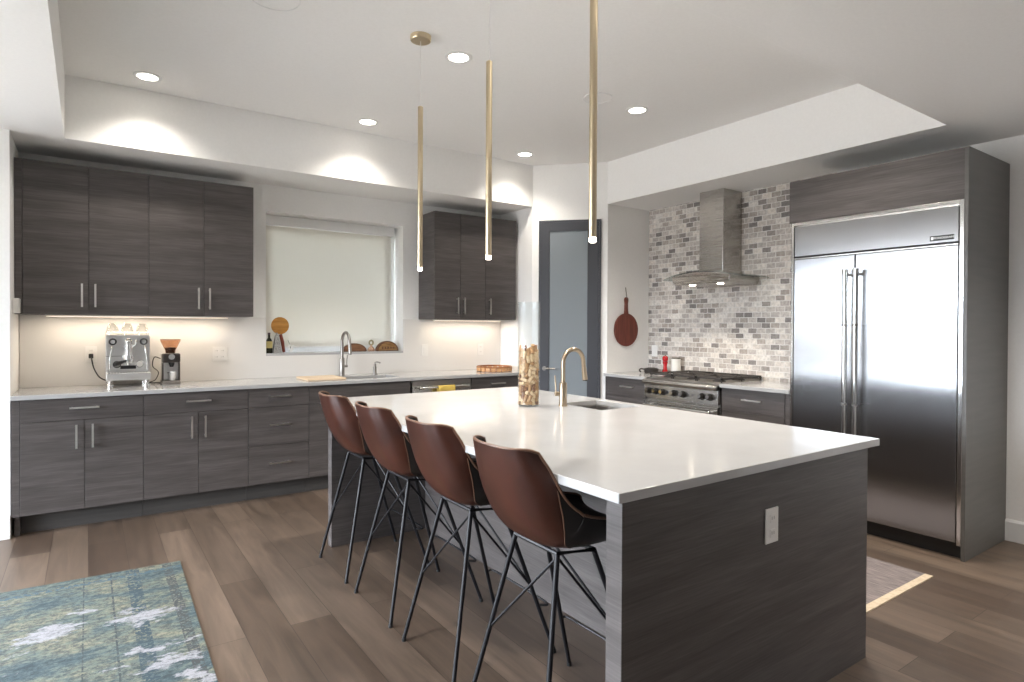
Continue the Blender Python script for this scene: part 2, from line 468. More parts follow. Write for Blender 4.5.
# kitchen window: frame, glass, sill
bm = B()
for a in ((1.286, 1.366, 1.13, 2.382), (2.484, 2.594, 1.13, 2.382), (1.366, 2.484, 1.13, 1.235), (1.366, 2.484, 2.272, 2.382)):
    box(bm, a[0], a[1], 5.85, 5.89, a[2], a[3])
w = struct('window_1', bm, TRIM)
obj('pane', bx(1.366, 2.484, 5.868, 5.873, 1.235, 2.272), GLASS, w)
s = obj('sill', bx(1.286, 2.594, YW-.012, 5.85, 1.106, 1.13), QUARTZ, w, bevel=.003)

# off-frame glazing the daylight comes through
def big_window(name, axis, a0, a1, t, z0, z1, n):
    bm = B(); f = .05
    def b(p0, p1, q0, q1, d=.03):
        if axis == 'x': box(bm, p0, p1, t-d, t+d, q0, q1)
        else: box(bm, t-d, t+d, p0, p1, q0, q1)
    b(a0, a1, z0, z0+f); b(a0, a1, z1-f, z1)
    for i in range(n+1):
        c = a0+(a1-a0)*i/n
        lo = a0 if i == 0 else (a1-f if i == n else c-f/2)
        b(lo, lo+f, z0+f, z1-f)
    return struct(name, bm, TRIM)
big_window('window_2', 'x', -4.55, -1.5, 5.10, .05, 2.4, 3)
big_window('window_3', 'y', 1.25, 4.95, -5.07, .15, 2.55, 4)

# pantry door on the diagonal wall
DA = Vector((3.766, 5.047, 0)); DB = Vector((4.30, 4.49, 0)); DL = (DB-DA).length
DT = (DB-DA).normalized(); DN = Vector((-DT.y, DT.x, 0))
if DN.x > 0 or DN.y > 0: DN = -DN if (DN.x+DN.y) > 0 else DN
def dbox(bm, s0, s1, d0, d1, z0, z1):
    """box on the diagonal wall: s along it, d out of it towards the room"""
    c = [DA+DT*s+DN*d for s, d in ((s0, d0), (s1, d0), (s1, d1), (s0, d1))]
    prism(bm, [(v.x, v.y) for v in c], z0, z1)
    return bm
DOORP = mat('dark_painted_door', srgb(66, 68, 74), .4)
def frosted():
    m = mat('frosted_glass', srgb(128, 136, 142), .32)
    bsdf(m).inputs['Coat Weight'].default_value = .3
    bsdf(m).inputs['Coat Roughness'].default_value = .2
    return m
bm = B()
dbox(bm, .072, .092, 0, .02, .0, 2.465); dbox(bm, .688, .708, 0, .02, 0, 2.465); dbox(bm, .092, .688, 0, .02, 2.445, 2.465)
struct('trim_3', bm, DOORP)
bm = B()
dbox(bm, .094, .182, .002, .022, .01, 2.443); dbox(bm, .572, .686, .002, .022, .01, 2.443)
dbox(bm, .182, .572, .002, .022, .01, .14); dbox(bm, .182, .572, .002, .022, 2.355, 2.443)
d = struct('door_1', bm, DOORP)
obj('frosted_pane', dbox(B(), .183, .571, .003, .012, .141, 2.354), frosted(), d)
bm = B()
p = DA+DT*.135+DN*.022
def dp(s, dd, z): v = DA+DT*s+DN*dd; return (v.x, v.y, z)
cyl(bm, dp(.135, .020, .95), dp(.135, .030, .95), .022, 20)
cyl(bm, dp(.135, .030, .95), dp(.135, .062, .95), .010, 14)
tube(bm, smooth_path([dp(.128, .062, .95), dp(.17, .064, .952), dp(.25, .060, .95)], 5), .009, 10)
obj('lever_handle', bm, GREYMETAL, d, smooth=True)

# ================================================================== CEILING FITTINGS
LIGHTM = emit('downlight_lens', (1, .93, .82, 1), 9)
def downlight(x, y, z, label, i):
    t = thing('recessed_downlight', label, 'ceiling light', (x, y, z), 0, 'recessed downlights in the tray ceiling')
    obj('trim_ring', lathe(B(), [(.062, 0), (.085, 0), (.085, -.004), (.078, -.008), (.062, -.006)], seg=32, closed=True), TRIM, t, True, world=False)
    obj('lens', lathe(B(), [(0, -.002), (.062, -.002), (.062, -.001), (0, -.001)], seg=32), LIGHTM, t, world=False)
    l = bpy.data.lights.new('downward_beam', 'SPOT'); l.energy = SPOT_W*(.42 if y > 4 else 1.15); l.color = (1, .92, .82)
    l.spot_size = math.radians(125); l.spot_blend = 1; l.shadow_soft_size = .055
    o = bpy.data.objects.new('downward_beam', l); COL.objects.link(o); o.location = (x, y, z-.02)
for i, (x, y, lab) in enumerate((
    (.329, 4.755, 'recessed round ceiling light above the espresso machine, leftmost along the tray wall'),
    (1.872, 4.755, 'recessed round ceiling light over the window, middle one along the tray wall'),
    (3.456, 4.755, 'recessed round ceiling light nearest the pantry door corner'),
    (1.881, 3.292, 'bright recessed round ceiling light between the first two brass pendants'),
    (3.452, 3.292, 'recessed round ceiling light right of the third pendant, beside the ceiling speaker'))):
    downlight(x, y, ZC, lab, i)
# tray grid continued out of frame; two soffit spots added to brighten right wall
for x, y, z in ((.33, 1.95, ZC), (1.88, 1.95, ZC), (3.45, 1.95, ZC), (3.95, .15, ZS), (3.95, -1.4, ZS)):
    l = bpy.data.lights.new('downward_beam', 'SPOT'); l.energy = SPOT_W; l.color = (1, .92, .82)
    l.spot_size = math.radians(125); l.spot_blend = 1; l.shadow_soft_size = .055
    o = bpy.data.objects.new('downward_beam', l); COL.objects.link(o); o.location = (x, y, z-.02)
def speaker(x, y, r, label):
    t = thing('ceiling_speaker', label, 'speaker', (x, y, ZC))
    obj('rim', lathe(B(), [(r-.006, 0), (r, 0), (r, -.005), (r-.006, -.006)], seg=40, closed=True), TRIM, t, True, world=False)
    obj('grille', lathe(B(), [(0, -.003), (r-.006, -.003), (r-.006, -.002), (0, -.002)], seg=40), CEIL, t, world=False)
speaker(3.04, 3.287, .105, 'round white flush ceiling speaker behind the third brass pendant')
speaker(.78, 3.24, .125, 'round white flush ceiling speaker cut by the top edge, upper left')

# brass pendants over the island
TIP = emit('pendant_tip_glow', (1, .90, .78, 1), 6)
def pendant(y, label):
    x = 1.57
    t = thing('brass_pendant_lamp', label, 'pendant lamp', (x, y, ZC), 0, 'slim brass tube pendants over the island')
    obj('canopy', lathe(B(), [(0, 0), (.06, 0), (.06, -.022), (.056, -.028), (0, -.028)], seg=32), BRASS, t, True, world=False)
    obj('cord', cyl(B(), (0, 0, -.028), (0, 0, -.402), .0016, 8), PLATE, t, world=False)
    obj('tube', lathe(B(), [(0, -.402), (.011, -.402), (.015, -.406), (.015, -1.327), (.012, -1.327), (0, -1.325)], seg=20), BRASS, t, True, world=False)
    obj('light_tip', lathe(B(), [(0, -1.326), (.0135, -1.326), (.0135, -1.343), (.011, -1.346), (0, -1.346)], seg=20), TIP, t, True, world=False)
pendant(3.184, 'slim brass tube pendant with round canopy, the leftmost and farthest of three')
pendant(2.453, 'slim brass tube pendant hanging in the middle of the three')
pendant(1.722, 'slim brass tube pendant running out of the top edge, the nearest of three')

# ================================================================== CABINETS
def bar_handle(parent, a, b, out, name='handle', m=None, r=.0055, stand=.028):
    """flat bar pull between points a and b (world), standing off the door along 'out'"""
    a = Vector(a); b = Vector(b); out = Vector(out); t = (b-a).normalized()
    bm = B(); w = t.cross(out)
    def bar(p, q, hw, ht, up, side):
        v = []
        for s in (p, q):
            for i, j in ((-1, -1), (1, -1), (1, 1), (-1, 1)): v.append(bm.verts.new(s+side*hw*i+up*ht*j))
        for f in ((0, 3, 2, 1), (4, 5, 6, 7), (0, 1, 5, 4), (1, 2, 6, 5), (2, 3, 7, 6), (3, 0, 4, 7)): bm.faces.new([v[k] for k in f])
    bar(a+out*stand, b+out*stand, .006, .004, out, w)
    for c in (a+t*.015, b-t*.015): bar(c, c+out*(stand-.003), .005, .005, t, w)
    return obj(name, bm, m or NICKEL, parent)

YF = 5.023    # face of the doors of the window-wall base cabinets
def base_unit(x0, x1, label, kind, toe=True, left_panel=False, group='grey base cabinets under the window wall counter'):
    t = thing('base_cabinet', label, 'cabinet', ((x0+x1)/2, YF+.31, 0), 0, group)
    g = .0015
    body = B()
    if kind == 'sink':
        box(body, x0+.001, x1-.001, YF+.02, YW-.002, .131, .66); box(body, x0+.001, x0+.015, YF+.02, YW-.002, .66, .884); box(body, x1-.015, x1-.001, YF+.02, YW-.002, .66, .884)
    else: box(body, x0+.001, x1-.001, YF+.02, YW-.002, .131, .884)
    obj('body', body, WOOD, t)
    obj('toe_kick', bx(x0+.001, x1-.001, YF+.085, YF+.10, 0, .130), TOE, t)
    out = (0, -1, 0)
    def door(a, b, z0, z1, hx=None):
        d = obj('door', bx(a+g, b-g, YF, YF+.019, z0+g, z1-g), WOOD, t, bevel=.001)
        if hx is not None: bar_handle(d, (hx, YF, z1-.19), (hx, YF, z1-.03), out)
    def drawer(a, b, z0, z1, handle=True, hz=None):
        d = obj('drawer', bx(a+g, b-g, YF, YF+.019, z0+g, z1-g), WOOD, t, bevel=.001)
        c = (a+b)/2
        if handle: bar_handle(d, (c-.083, YF, hz or (z0+z1)/2+.008), (c+.083, YF, hz or (z0+z1)/2+.008), out)
    if kind == 'pair':
        drawer(x0, x1, .735, .884); m = (x0+x1)/2
        door(x0, m, .131, .735, m-.045); door(m, x1, .131, .735, m+.045)
    elif kind == 'stack':
        drawer(x0, x1, .735, .884); drawer(x0, x1, .433, .735); drawer(x0, x1, .131, .433)
    elif kind == 'sink':
        drawer(x0, x1, .735, .884, False); m = (x0+x1)/2
        door(x0, m, .131, .735, m-.045); door(m, x1, .131, .735, m+.045)
    return t
# filler panel at the wall
t = thing('filler_panel', 'narrow grey laminate filler strip between wall end and first base cabinet', 'cabinet panel', (-.385, YF+.1, 0))
obj('panel', bx(-.406, -.364, YF+.001, YW-.002, .131, .884), WOOD, t)
obj('foot', bx(-.392, -.364, YF+.03, YF+.2, 0, .131), WOOD, t)
base_unit(-.363, .323, 'grey laminate base cabinet with one drawer over two doors, below the espresso machine', 'pair')
base_unit(.323, 1.017, 'grey laminate base cabinet with one drawer over two doors, second from the left wall', 'pair')
base_unit(1.017, 1.481, 'grey laminate base cabinet with stacked wide drawers, left of the sink cabinet', 'stack')
base_unit(1.481, 2.385, 'grey laminate sink base cabinet with plain false front under the window', 'sink')
base_unit(3.03, 3.62, 'grey laminate base cabinet between dishwasher and corner wall, under the round wooden tray', 'stack')
t = thing('filler_panel', 'narrow dark laminate filler strip beside the corner wall at the counter end', 'cabinet panel', (3.69, YF+.1, 0))
obj('panel', bx(3.622, 3.764, YF+.004, YF+.022, .131, .884), WOOD, t)
obj('toe_kick', bx(3.622, 3.764, YF+.085, YF+.10, 0, .13), TOE, t)

# dishwasher
t = thing('dishwasher', 'stainless steel dishwasher with bar handle and a yellow towel over it', 'dishwasher', (2.71, 5.3, 0))
obj('body', bx(2.402, 3.018, YF+.03, YW-.01, .10, .878), BLACK, t)
obj('door', bx(2.402, 3.018, YF-.004, YF+.029, .115, .83), STEEL, t, bevel=.003)
obj('control_strip', bx(2.402, 3.018, YF-.002, YF+.029, .833, .878), mat('steel_strip', (.35, .33, .31, 1), .35, 1), t, bevel=.002)
obj('toe_kick', bx(2.402, 3.018, YF+.085, YF+.1, 0, .10), BLACK, t)
bm = B(); cyl(bm, (2.45, YF-.055, .815), (2.97, YF-.055, .815), .011, 16)
for x in (2.47, 2.95): cyl(bm, (x, YF-.055, .815), (x, YF-.004, .815), .009, 12)
obj('handle', bm, CHROME, t, True)
# towel hanging over the handle
def towel():
    bm = B(); xs = [2.64+.17*i/10 for i in range(11)]
    prof = []
    for k in range(9): prof.append((-.072-.0, .50+.31*k/8))
    prof += [(-.069, .822), (-.062, .829), (-.055, .831), (-.048, .829), (-.041, .822)]
    for k in range(7): prof.append((-.038, .81-.22*k/6))
    rows = []
    for j, (dy, z) in enumerate(prof):
        rows.append([bm.verts.new((x+.004*math.sin(z*30), YF+dy+(.004*math.sin(i*1.3+z*5) if j < 9 else .002*math.sin(i*1.1)), z)) for i, x in enumerate(xs)])
    for a, b in zip(rows, rows[1:]):
        for i in range(10): bm.faces.new((a[i], a[i+1], b[i+1], b[i]))
    o = obj('kitchen_towel', bm, noise_mat('yellow_terry', srgb(190, 160, 70), srgb(206, 178, 92), 150, rough=.9, bump=.5), None, True, solid=.004)
    tag(o, 'mustard yellow kitchen towel hanging over the dishwasher handle', 'towel')
towel()

# window wall worktop with sink cut-out
bm = slab_hole(B(), -.408, 3.764, 5.0, YW-.013, .885, .915, (1.50, 2.33, 5.12, 5.44))
t = obj('countertop', bm, QUARTZ, None, bevel=.003)
tag(t, 'long white quartz counter running under the window along the back wall', 'countertop')
SINKSTEEL = mat('sink_steel', (.33, .32, .31, 1), .35, 1)
def sink(x0, x1, y0, y1, zt, depth, label):
    t = thing('undermount_sink', label, 'sink', ((x0+x1)/2, (y0+y1)/2, zt-depth))
    bm = B(); w = .012; z0 = zt-depth
    ring = lambda a, z: [bm.verts.new(p) for p in ((x0-a, y0-a, z), (x1+a, y0-a, z), (x1+a, y1+a, z), (x0-a, y1+a, z))]
    r1, r2, r3, r4 = ring(w, zt), ring(-.002, zt), ring(-.02, z0+.01), ring(w, z0-.01)
    for a, b in ((r1, r2), (r2, r3), (r4, r1)):
        for i in range(4): bm.faces.new((a[i], a[(i+1) % 4], b[(i+1) % 4], b[i]))
    bm.faces.new(r3); bm.faces.new(r4[::-1])
    obj('basin', bm, SINKSTEEL, t, bevel=.006, seg=3)
    obj('drain', lathe(B(), [(0, .002), (.025, .003), (.045, .005), (.048, 0)], c=((x0+x1)/2, (y0+y1)/2, z0+.011), seg=24), CHROME, t, True)
    return t
sink(1.50, 2.33, 5.12, 5.44, .8845, .2, 'stainless undermount sink below the window with a wooden board across it')

# upper cabinets
YU = 5.29
def upper_unit(x0, x1, doors, label, group='grey upper cabinets on the window wall'):
    t = thing('upper_cabinet', label, 'cabinet', ((x0+x1)/2, YU+.17, 1.446), 0, group)
    obj('body', bx(x0+.0005, x1-.0005, YU+.02, YW-.001, 1.446, 2.50), WOOD, t)
    g = .0015
    for a, b, hx in doors:
        d = obj('door', bx(a+g, b-g, YU, YU+.019, 1.447, 2.50), WOOD, t, bevel=.001)
        bar_handle(d, (hx, YU, 1.50), (hx, YU, 1.665), (0, -1, 0))
    return t
t = tag(obj('filler_panel', bx(-.408, -.367, YU+.003, YW-.001, 1.446, 2.50), WOOD), 'narrow grey filler strip between left wall and upper cabinets', 'cabinet panel')
upper_unit(-.366, .374, [(-.366, .004, -.035), (.004, .374, .043)], 'grey two-door upper cabinet above the espresso machine, at the left wall')
upper_unit(.374, 1.110, [(.374, .745, .706), (.745, 1.110, .784)], 'grey two-door upper cabinet ending beside the window shade')
upper_unit(2.766, 3.736, [(2.766, 3.056, 3.018), (3.056, 3.352, 3.094), (3.352, 3.736, 3.40)], 'dark grey three-door upper cabinet between window and pantry door')
# light bars under them
def under_light(x0, x1, label):
    t = thing('light_bar', label, 'light', ((x0+x1)/2, 5.48, 1.446), 0, 'slim light bars under the upper cabinets')
    obj('housing', bx(x0, x1, 5.455, 5.495, 1.436, 1.4455), TRIM, t)
    obj('diffuser', bx(x0+.005, x1-.005, 5.46, 5.49, 1.433, 1.4358), emit('warm_led', (1, .84, .66, 1), 1.2), t)
    l = bpy.data.lights.new('under_cabinet_glow', 'AREA'); l.shape = 'RECTANGLE'; l.size = x1-x0; l.size_y = .03
    l.energy = UNDER_W*(x1-x0); l.color = (1, .84, .66)
    o = bpy.data.objects.new('under_cabinet_glow', l); COL.objects.link(o); o.location = ((x0+x1)/2, 5.475, 1.431)
under_light(-.25, .95, 'slim warm light bar under the left upper cabinets')
under_light(2.85, 3.66, 'slim warm light bar under the right upper cabinet')
t = thing('switch_box', 'small white plastic box on the left wall at the bottom of the upper cabinets', 'switch box', (-.405, 5.2, 1.5))
obj('cover', bx(-.4095, -.375, 5.17, 5.285, 1.449, 1.548), PLATE, t, bevel=.005)

# range side base cabinets (doors face -X)
XF = 4.272
def side_unit(y0, y1, label, hc):
    t = thing('base_cabinet', label, 'cabinet', (XF+.3, (y0+y1)/2, 0), 0, 'dark base cabinets either side of the range')
    obj('body', bx(XF+.02, XW-.012, y0+.001, y1-.001, .131, .884), WOOD, t)
    obj('toe_kick', bx(XF+.085, XF+.1, y0+.001, y1-.001, 0, .130), TOE, t)
    for z0, z1 in ((.70, .884), (.416, .70), (.131, .416)):
        d = obj('drawer', bx(XF, XF+.019, y0+.003, y1-.003, z0+.0015, z1-.0015), WOOD, t, bevel=.001)
        bar_handle(d, (XF, hc-.083, (z0+z1)/2+.012), (XF, hc+.083, (z0+z1)/2+.012), (-1, 0, 0))
side_unit(3.935, 4.46, 'dark laminate drawer cabinet left of the range, below the hanging round board', 4.17)
side_unit(2.56, 3.115, 'dark laminate drawer cabinet between range and refrigerator', 2.83)
for y0, y1, lab in ((4.461, 4.486, 'thin dark filler strip between white wall end and left drawer cabinet'), (2.515, 2.559, 'dark filler strip between right drawer cabinet and refrigerator')):
    tag(obj('filler_panel', bx(XF+.004, XF+.022, y0, y1, .0, .884), WOOD), lab, 'cabinet panel')
tag(obj('countertop', bx(4.245, XW-.011, 3.934, 4.487, .885, .915), QUARTZ, None, bevel=.003), 'short white quartz counter left of the range in the alcove', 'countertop')
tag(obj('countertop', bx(4.245, XW-.011, 2.515, 3.116, .885, .915), QUARTZ, None, bevel=.003), 'short white quartz counter between range and refrigerator', 'countertop')

# ================================================================== RANGE
t = thing('gas_range', 'stainless steel gas range with front knobs and black iron grates', 'range', (4.55, 3.525, 0))
y0, y1 = 3.122, 3.928
obj('body', bx(4.27, XW-.015, y0, y1, .10, .90), STEEL, t, bevel=.003)
for x in (4.32, 4.82):
    for y in (y0+.05, y1-.05): obj('foot', cyl(B(), (x, y, 0), (x, y, .10), .02, 14), BLACK, t)
bm = B()
pr = [(4.27, .74)]+[(4.232, .735), (4.238, .858), (4.27, .858)]
extrude_profile(bm, pr, 'y', y0, y1)
obj('control_panel', bm, STEEL, t, bevel=.002)
bm = B(); cyl(bm, (4.228, y0, .876), (4.228, y1, .876), .0235, 20); box(bm, 4.228, 4.30, y0, y1, .8535, .8995)
obj('bullnose', bm, STEEL, t, True)
obj('cooktop', bx(4.262, XW-.02, y0+.002, y1-.002, .9005, .915), GREYMETAL, t, bevel=.003)
obj('backguard', bx(XW-.05, XW-.022, y0+.002, y1-.002, .9155, .945), STEEL, t, bevel=.003)
d = obj('oven_door', bx(4.236, 4.268, y0+.006, y1-.006, .20, .715), STEEL, t, bevel=.004)
obj('oven_window', bx(4.233, 4.2355, y0+.14, y1-.14, .32, .56), mat('dark_oven_glass', (.01, .01, .01, 1), .08), d)
bm = B(); cyl(bm, (4.185, y0+.04, .672), (4.185, y1-.04, .672), .014, 16)
for y in (y0+.07, y1-.07): cyl(bm, (4.185, y, .672), (4.236, y, .672), .011, 12)
obj('oven_handle', bm, CHROME, d, True)
obj('kick_plate', bx(4.27, 4.285, y0+.006, y1-.006, .105, .19), STEEL, t)
KY = (3.862, 3.778, 3.694, 3.572, 3.470, 3.273, 3.191)
for ky in KY:
    k = B(); z = .797
    cyl(k, (4.236, ky, z), (4.222, ky, z), .030, 20, .029)
    cyl(k, (4.222, ky, z), (4.190, ky, z), .022, 20, .019)
    o = obj('knob', k, mat('black_knob', (.02, .018, .016, 1), .3) if ky == KY[0] else bpy.data.materials['black_knob'], t, True)
    obj('knob_cap', cyl(B(), (4.190, ky, z+.004), (4.184, ky, z+.004), .0165, 18), CHROME, o, True)
obj('badge', bx(4.2325, 4.2345, 3.36, 3.39, .79, .81), CHROME, t)
# burners and grates
for gx in (4.43, 4.70):
    for gy in (3.255, 3.525, 3.795):
        obj('burner', lathe(B(), [(0, .9150), (.055, .9150), (.055, .922), (.040, .926), (.040, .932), (.030, .936), (0, .936)], c=(gx, gy, 0), seg=22), CASTIRON, t, True)
for i in range(3):
    ya = y0+.012+i*.262; yb = ya+.256
    g = B()
    for y in (ya, yb-.012): box(g, 4.30, 4.86, y, y+.012, .940, .956)
    for x in (4.30, 4.573, 4.848): box(g, x, x+.012, ya, yb, .940, .956)
    for cx in (4.43, 4.70):
        cy = (ya+yb)/2
        for a in range(8):
            an = a*PI/4; c, s = math.cos(an), math.sin(an)
            tube(g, [(cx+.03*c, cy+.03*s, .950), (cx+.122*c, cy+(.12*s), .950)], .0055, 6)
    for x in (4.306, 4.579, 4.854):
        for y in (ya+.006, yb-.006): cyl(g, (x, y, .915), (x, y, .942), .006, 8)
    obj('grate', g, CASTIRON, t)

# ================================================================== HOOD
t = thing('range_hood', 'stainless chimney range hood with curved glass canopy on the brick wall', 'range hood', (4.7, 3.49, 1.77))
HC = 3.495
obj('chimney', bx(4.62, XW-.011, HC-.13, HC+.125, 1.85, ZS-.001), HOOD_STEEL, t, bevel=.004)
bm = B(); n = 16; pts = []
def hz(y): u = (y-HC)/.405; return 1.872-.052*u*u
for i in range(n+1):
    y = HC-.31+.62*i/n; pts.append((y, hz(y)-.006))
pts = pts+[(HC+.31, 1.792), (HC+.29, 1.765), (HC-.29, 1.765), (HC-.31, 1.792)]
extrude_profile(bm, pts, 'x', 4.46, XW-.011)
for v in bm.verts:            # the front lip is bowed and leans back
    if v.co.x < 4.5:
        v.co.x -= .05*(1-((v.co.y-HC)/.32)**2); v.co.x += (1.85-v.co.z)*.35
obj('canopy_body', bm, HOOD_STEEL, t, bevel=.003)
bm = B(); top = []; bot = []
def hx(y): return 4.40+.05*((y-HC)/.405)**2
for i in range(n+1):
    y = HC-.405+.81*i/n
    top.append([bm.verts.new((x, y, hz(y)+.002)) for x in (hx(y), XW-.012)])
    bot.append([bm.verts.new((x, y, hz(y)-.005)) for x in (hx(y), XW-.012)])
for i in range(n):
    bm.faces.new((top[i][0], top[i+1][0], top[i+1][1], top[i][1])); bm.faces.new((bot[i][0], bot[i][1], bot[i+1][1], bot[i+1][0]))
    bm.faces.new((top[i][0], bot[i][0], bot[i+1][0], top[i+1][0])); bm.faces.new((top[i][1], top[i+1][1], bot[i+1][1], bot[i][1]))
bm.faces.new((top[0][0], top[0][1], bot[0][1], bot[0][0])); bm.faces.new((top[n][0], bot[n][0], bot[n][1], top[n][1]))
obj('glass_canopy', bm, thin_glass('smoked_glass', (.72, .77, .76, 1), 1.5), t)
for y in (HC-.15, HC+.15):
    obj('hood_lamp', lathe(B(), [(0, 0), (.026, 0), (.030, .006), (0, .006)], c=(4.56, y, 1.7595), seg=20), emit('hood_lamp_glow', (1, .88, .70, 1), 10), t)
    l = bpy.data.lights.new('hood_beam', 'SPOT'); l.energy = 7; l.color = (1, .85, .66); l.spot_size = math.radians(120); l.spot_blend = .8; l.shadow_soft_size = .025
    o = bpy.data.objects.new('hood_beam', l); COL.objects.link(o); o.location = (4.56, y, 1.752); o.rotation_euler = (0, math.radians(12), 0)

# ================================================================== REFRIGERATOR AND ITS SURROUND
FX, FY0, FY1, FYM = 4.233, 1.437, 2.484, 2.043
t = thing('refrigerator', 'wide built-in stainless steel double-door refrigerator with tubular handles', 'refrigerator', (4.55, 1.96, 0))
obj('body', bx(FX+.03, XW-.01, FY0+.004, FY1-.004, .095, 2.13), GREYMETAL, t)
bm = B()
box(bm, FX-.004, FX+.04, FY0-.014, FY0+.008, .085, 2.138); box(bm, FX-.004, FX+.04, FY1-.008, FY1+.010, .085, 2.138); box(bm, FX-.004, FX+.04, FY0+.008, FY1-.008, 2.118, 2.138)
obj('trim_frame', bm, CHROME, t, bevel=.002)
tp = obj('grille_panel', bx(FX, FX+.029, FY0+.014, FY1-.012, 1.892, 2.108), FRIDGE_STEEL, t, bevel=.003)
obj('shadow_gap', bx(FX+.012, FX+.029, FY0+.010, FY1-.010, 1.872, 1.8915), BLACK, t)
for a, b in ((FY0+.014, FYM-.003), (FYM+.003, FY1-.012)):
    obj('door', bx(FX-.002, FX+.029, a, b, .10, 1.871), FRIDGE_STEEL, t, bevel=.003)
obj('door_rail', bx(FX-.006, FX+.006, FY0+.014, FY1-.012, 1.874, 1.880), CHROME, t)
for y in (2.075, 2.006):
    h = B(); cyl(h, (4.165, y, .50), (4.165, y, 1.755), .0165, 16)
    for z in (.53, 1.735): cyl(h, (4.165, y, z), (FX, y, z), .010, 12)
    o = obj('handle', h, CHROME, t, True)
    for z in (.50, 1.735): obj('end_cap', cyl(B(), (4.165, y, z), (4.165, y, z+.035), .0195, 16), CHROME, o, True)
    for z in (.86, 1.39): obj('collar', cyl(B(), (4.165, y, z), (4.165, y, z+.012), .0182, 16), GREYMETAL, o, True)
obj('toe_grille', bx(FX+.05, FX+.07, FY0, FY1, 0, .094), BLACK, t)
bd = obj('badge', bx(FX-.003, FX, 1.475, 1.600, 1.908, 1.938), mat('dark_badge', (.012, .016, .016, 1), .5), tp)
def text_mesh(s, size, loc, rot, m, parent, name):
    cu = bpy.data.curves.new(name, 'FONT'); cu.body = s; cu.size = size; cu.extrude = .0006; cu.align_x = 'CENTER'; cu.align_y = 'CENTER'
    tmp = bpy.data.objects.new('text_tmp', cu); COL.objects.link(tmp)
    dg = bpy.context.evaluated_depsgraph_get(); me = bpy.data.meshes.new_from_object(tmp.evaluated_get(dg))
    bpy.data.objects.remove(tmp)
    me.materials.clear(); me.materials.append(m)
    o = bpy.data.objects.new(name, me); COL.objects.link(o); o.parent = parent
    o.location = Vector(loc)-origin_of(parent); o.rotation_euler = rot
    return o
LETTER = mat('silver_lettering', (.85, .86, .86, 1), .25, .3)
text_mesh('MONOGRAM', .0185, (FX-.0036, 1.530, 1.923), (PI/2, 0, -PI/2), LETTER, tp, 'lettering')
obj('emblem', bx(FX-.0042, FX-.003, 1.581, 1.594, 1.914, 1.932), LETTER, tp)
# surround: side panel to the floor and the panel above
t = thing('fridge_surround', 'grey laminate cabinet surround framing the refrigerator, tall side panel to the floor', 'cabinet', (4.55, 1.41, 0))
SIDE = noise_mat('dark_grey_laminate', srgb(88, 87, 85), srgb(94, 92, 90), 3, (1, 1, 10), rough=.42)
obj('side_panel', bx(4.229, XW-.001, 1.402, 1.4225, 0, 2.444), SIDE, t, bevel=.001)
obj('side_panel', bx(4.260, XW-.012, 2.495, 2.5125, 0, 2.444), SIDE, t, bevel=.001)
obj('top_panel', bx(4.233, 4.252, 1.4235, 2.5135, 2.142, 2.444), WOOD, t, bevel=.001)
obj('top_box', bx(4.253, XW-.002, 1.4235, 2.494, 2.145, 2.444), SIDE, t)

# ================================================================== ISLAND
IX0, IX1, IY0, IY1 = 1.194, 2.701, 1.197, 3.816
t = thing('kitchen_island', 'large kitchen island of dark grey laminate with waterfall-side end panels', 'island', (1.95, 2.5, 0))
obj('end_panel', bx(1.236, 2.661, 1.226, 1.290, 0, .8845), WOOD, t, bevel=.001)
obj('end_panel', bx(1.236, 2.661, 3.722, 3.786, 0, .8845), WOOD, t, bevel=.001)
obj('back_panel', bx(1.880, 1.90, 1.291, 3.721, .0, .8845), WOOD, t)
bm = B()
y0, y1 = 1.291, 3.721
box(bm, 1.901, 2.64, y0, y1, .10, .60); box(bm, 1.901, 2.27, y0, y1, .60, .884); box(bm, 2.27, 2.64, y0, 2.44, .60, .884); box(bm, 2.27, 2.64, 2.86, y1, .60, .884)
obj('body', bm, WOOD, t)
obj('toe_kick', bx(2.56, 2.58, y0, y1, 0, .10), TOE, t)
for k in range(4):
    a = y0+k*(y1-y0)/4; b = y0+(k+1)*(y1-y0)/4
    d = obj('door', bx(2.641, 2.660, a+.002, b-.002, .102, .88), WOOD, t, bevel=.001)
    bar_handle(d, (2.66, b-.05, .66), (2.66, b-.05, .82), (1, 0, 0))
bm = slab_hole(B(), IX0, IX1, IY0, IY1, .885, .915, (2.325, 2.63, 2.47, 2.84))
tag(obj('island_countertop', bm, QUARTZ, None, bevel=.003), 'large white quartz slab on top of the kitchen island', 'countertop')
sink(2.325, 2.63, 2.47, 2.84, .8845, .18, 'small stainless prep sink cut into the white island top')

def outlet(name, label, cx, y, cz, w=.075, h=.12, facing='y', n=1, kind='outlet', group=None, x=None):
    t = thing(name, label, 'outlet' if kind == 'outlet' else 'light switch', (cx, y, cz) if facing == 'y' else (x, cx, cz), 0, group)
    def bb(a0, a1, d0, d1, z0, z1):
        if facing == 'y': return bx(cx+a0, cx+a1, y-d1, y-d0, cz+z0, cz+z1)
        return bx(x-d1, x-d0, cx+a0, cx+a1, cz+z0, cz+z1)
    obj('cover_plate', bb(-w/2, w/2, .0, .006, -h/2, h/2), PLATE, t, bevel=.002)
    for k in range(n):
        o = (k-(n-1)/2)*.046
        if kind == 'outlet':
            for z in (.026, -.026):
                s = obj('socket', bb(o-.016, o+.016, .006, .0085, z-.015, z+.015), PLATE, t, bevel=.002)
                for q in (-.006, .006): obj('slot', bb(o+q-.0012, o+q+.0012, .0085, .009, z-.004, z+.007), PLATE_DARK, s)
        else:
            obj('rocker', bb(o-.016, o+.016, .006, .0095, -.033, .033), PLATE, t, bevel=.002)
    return t
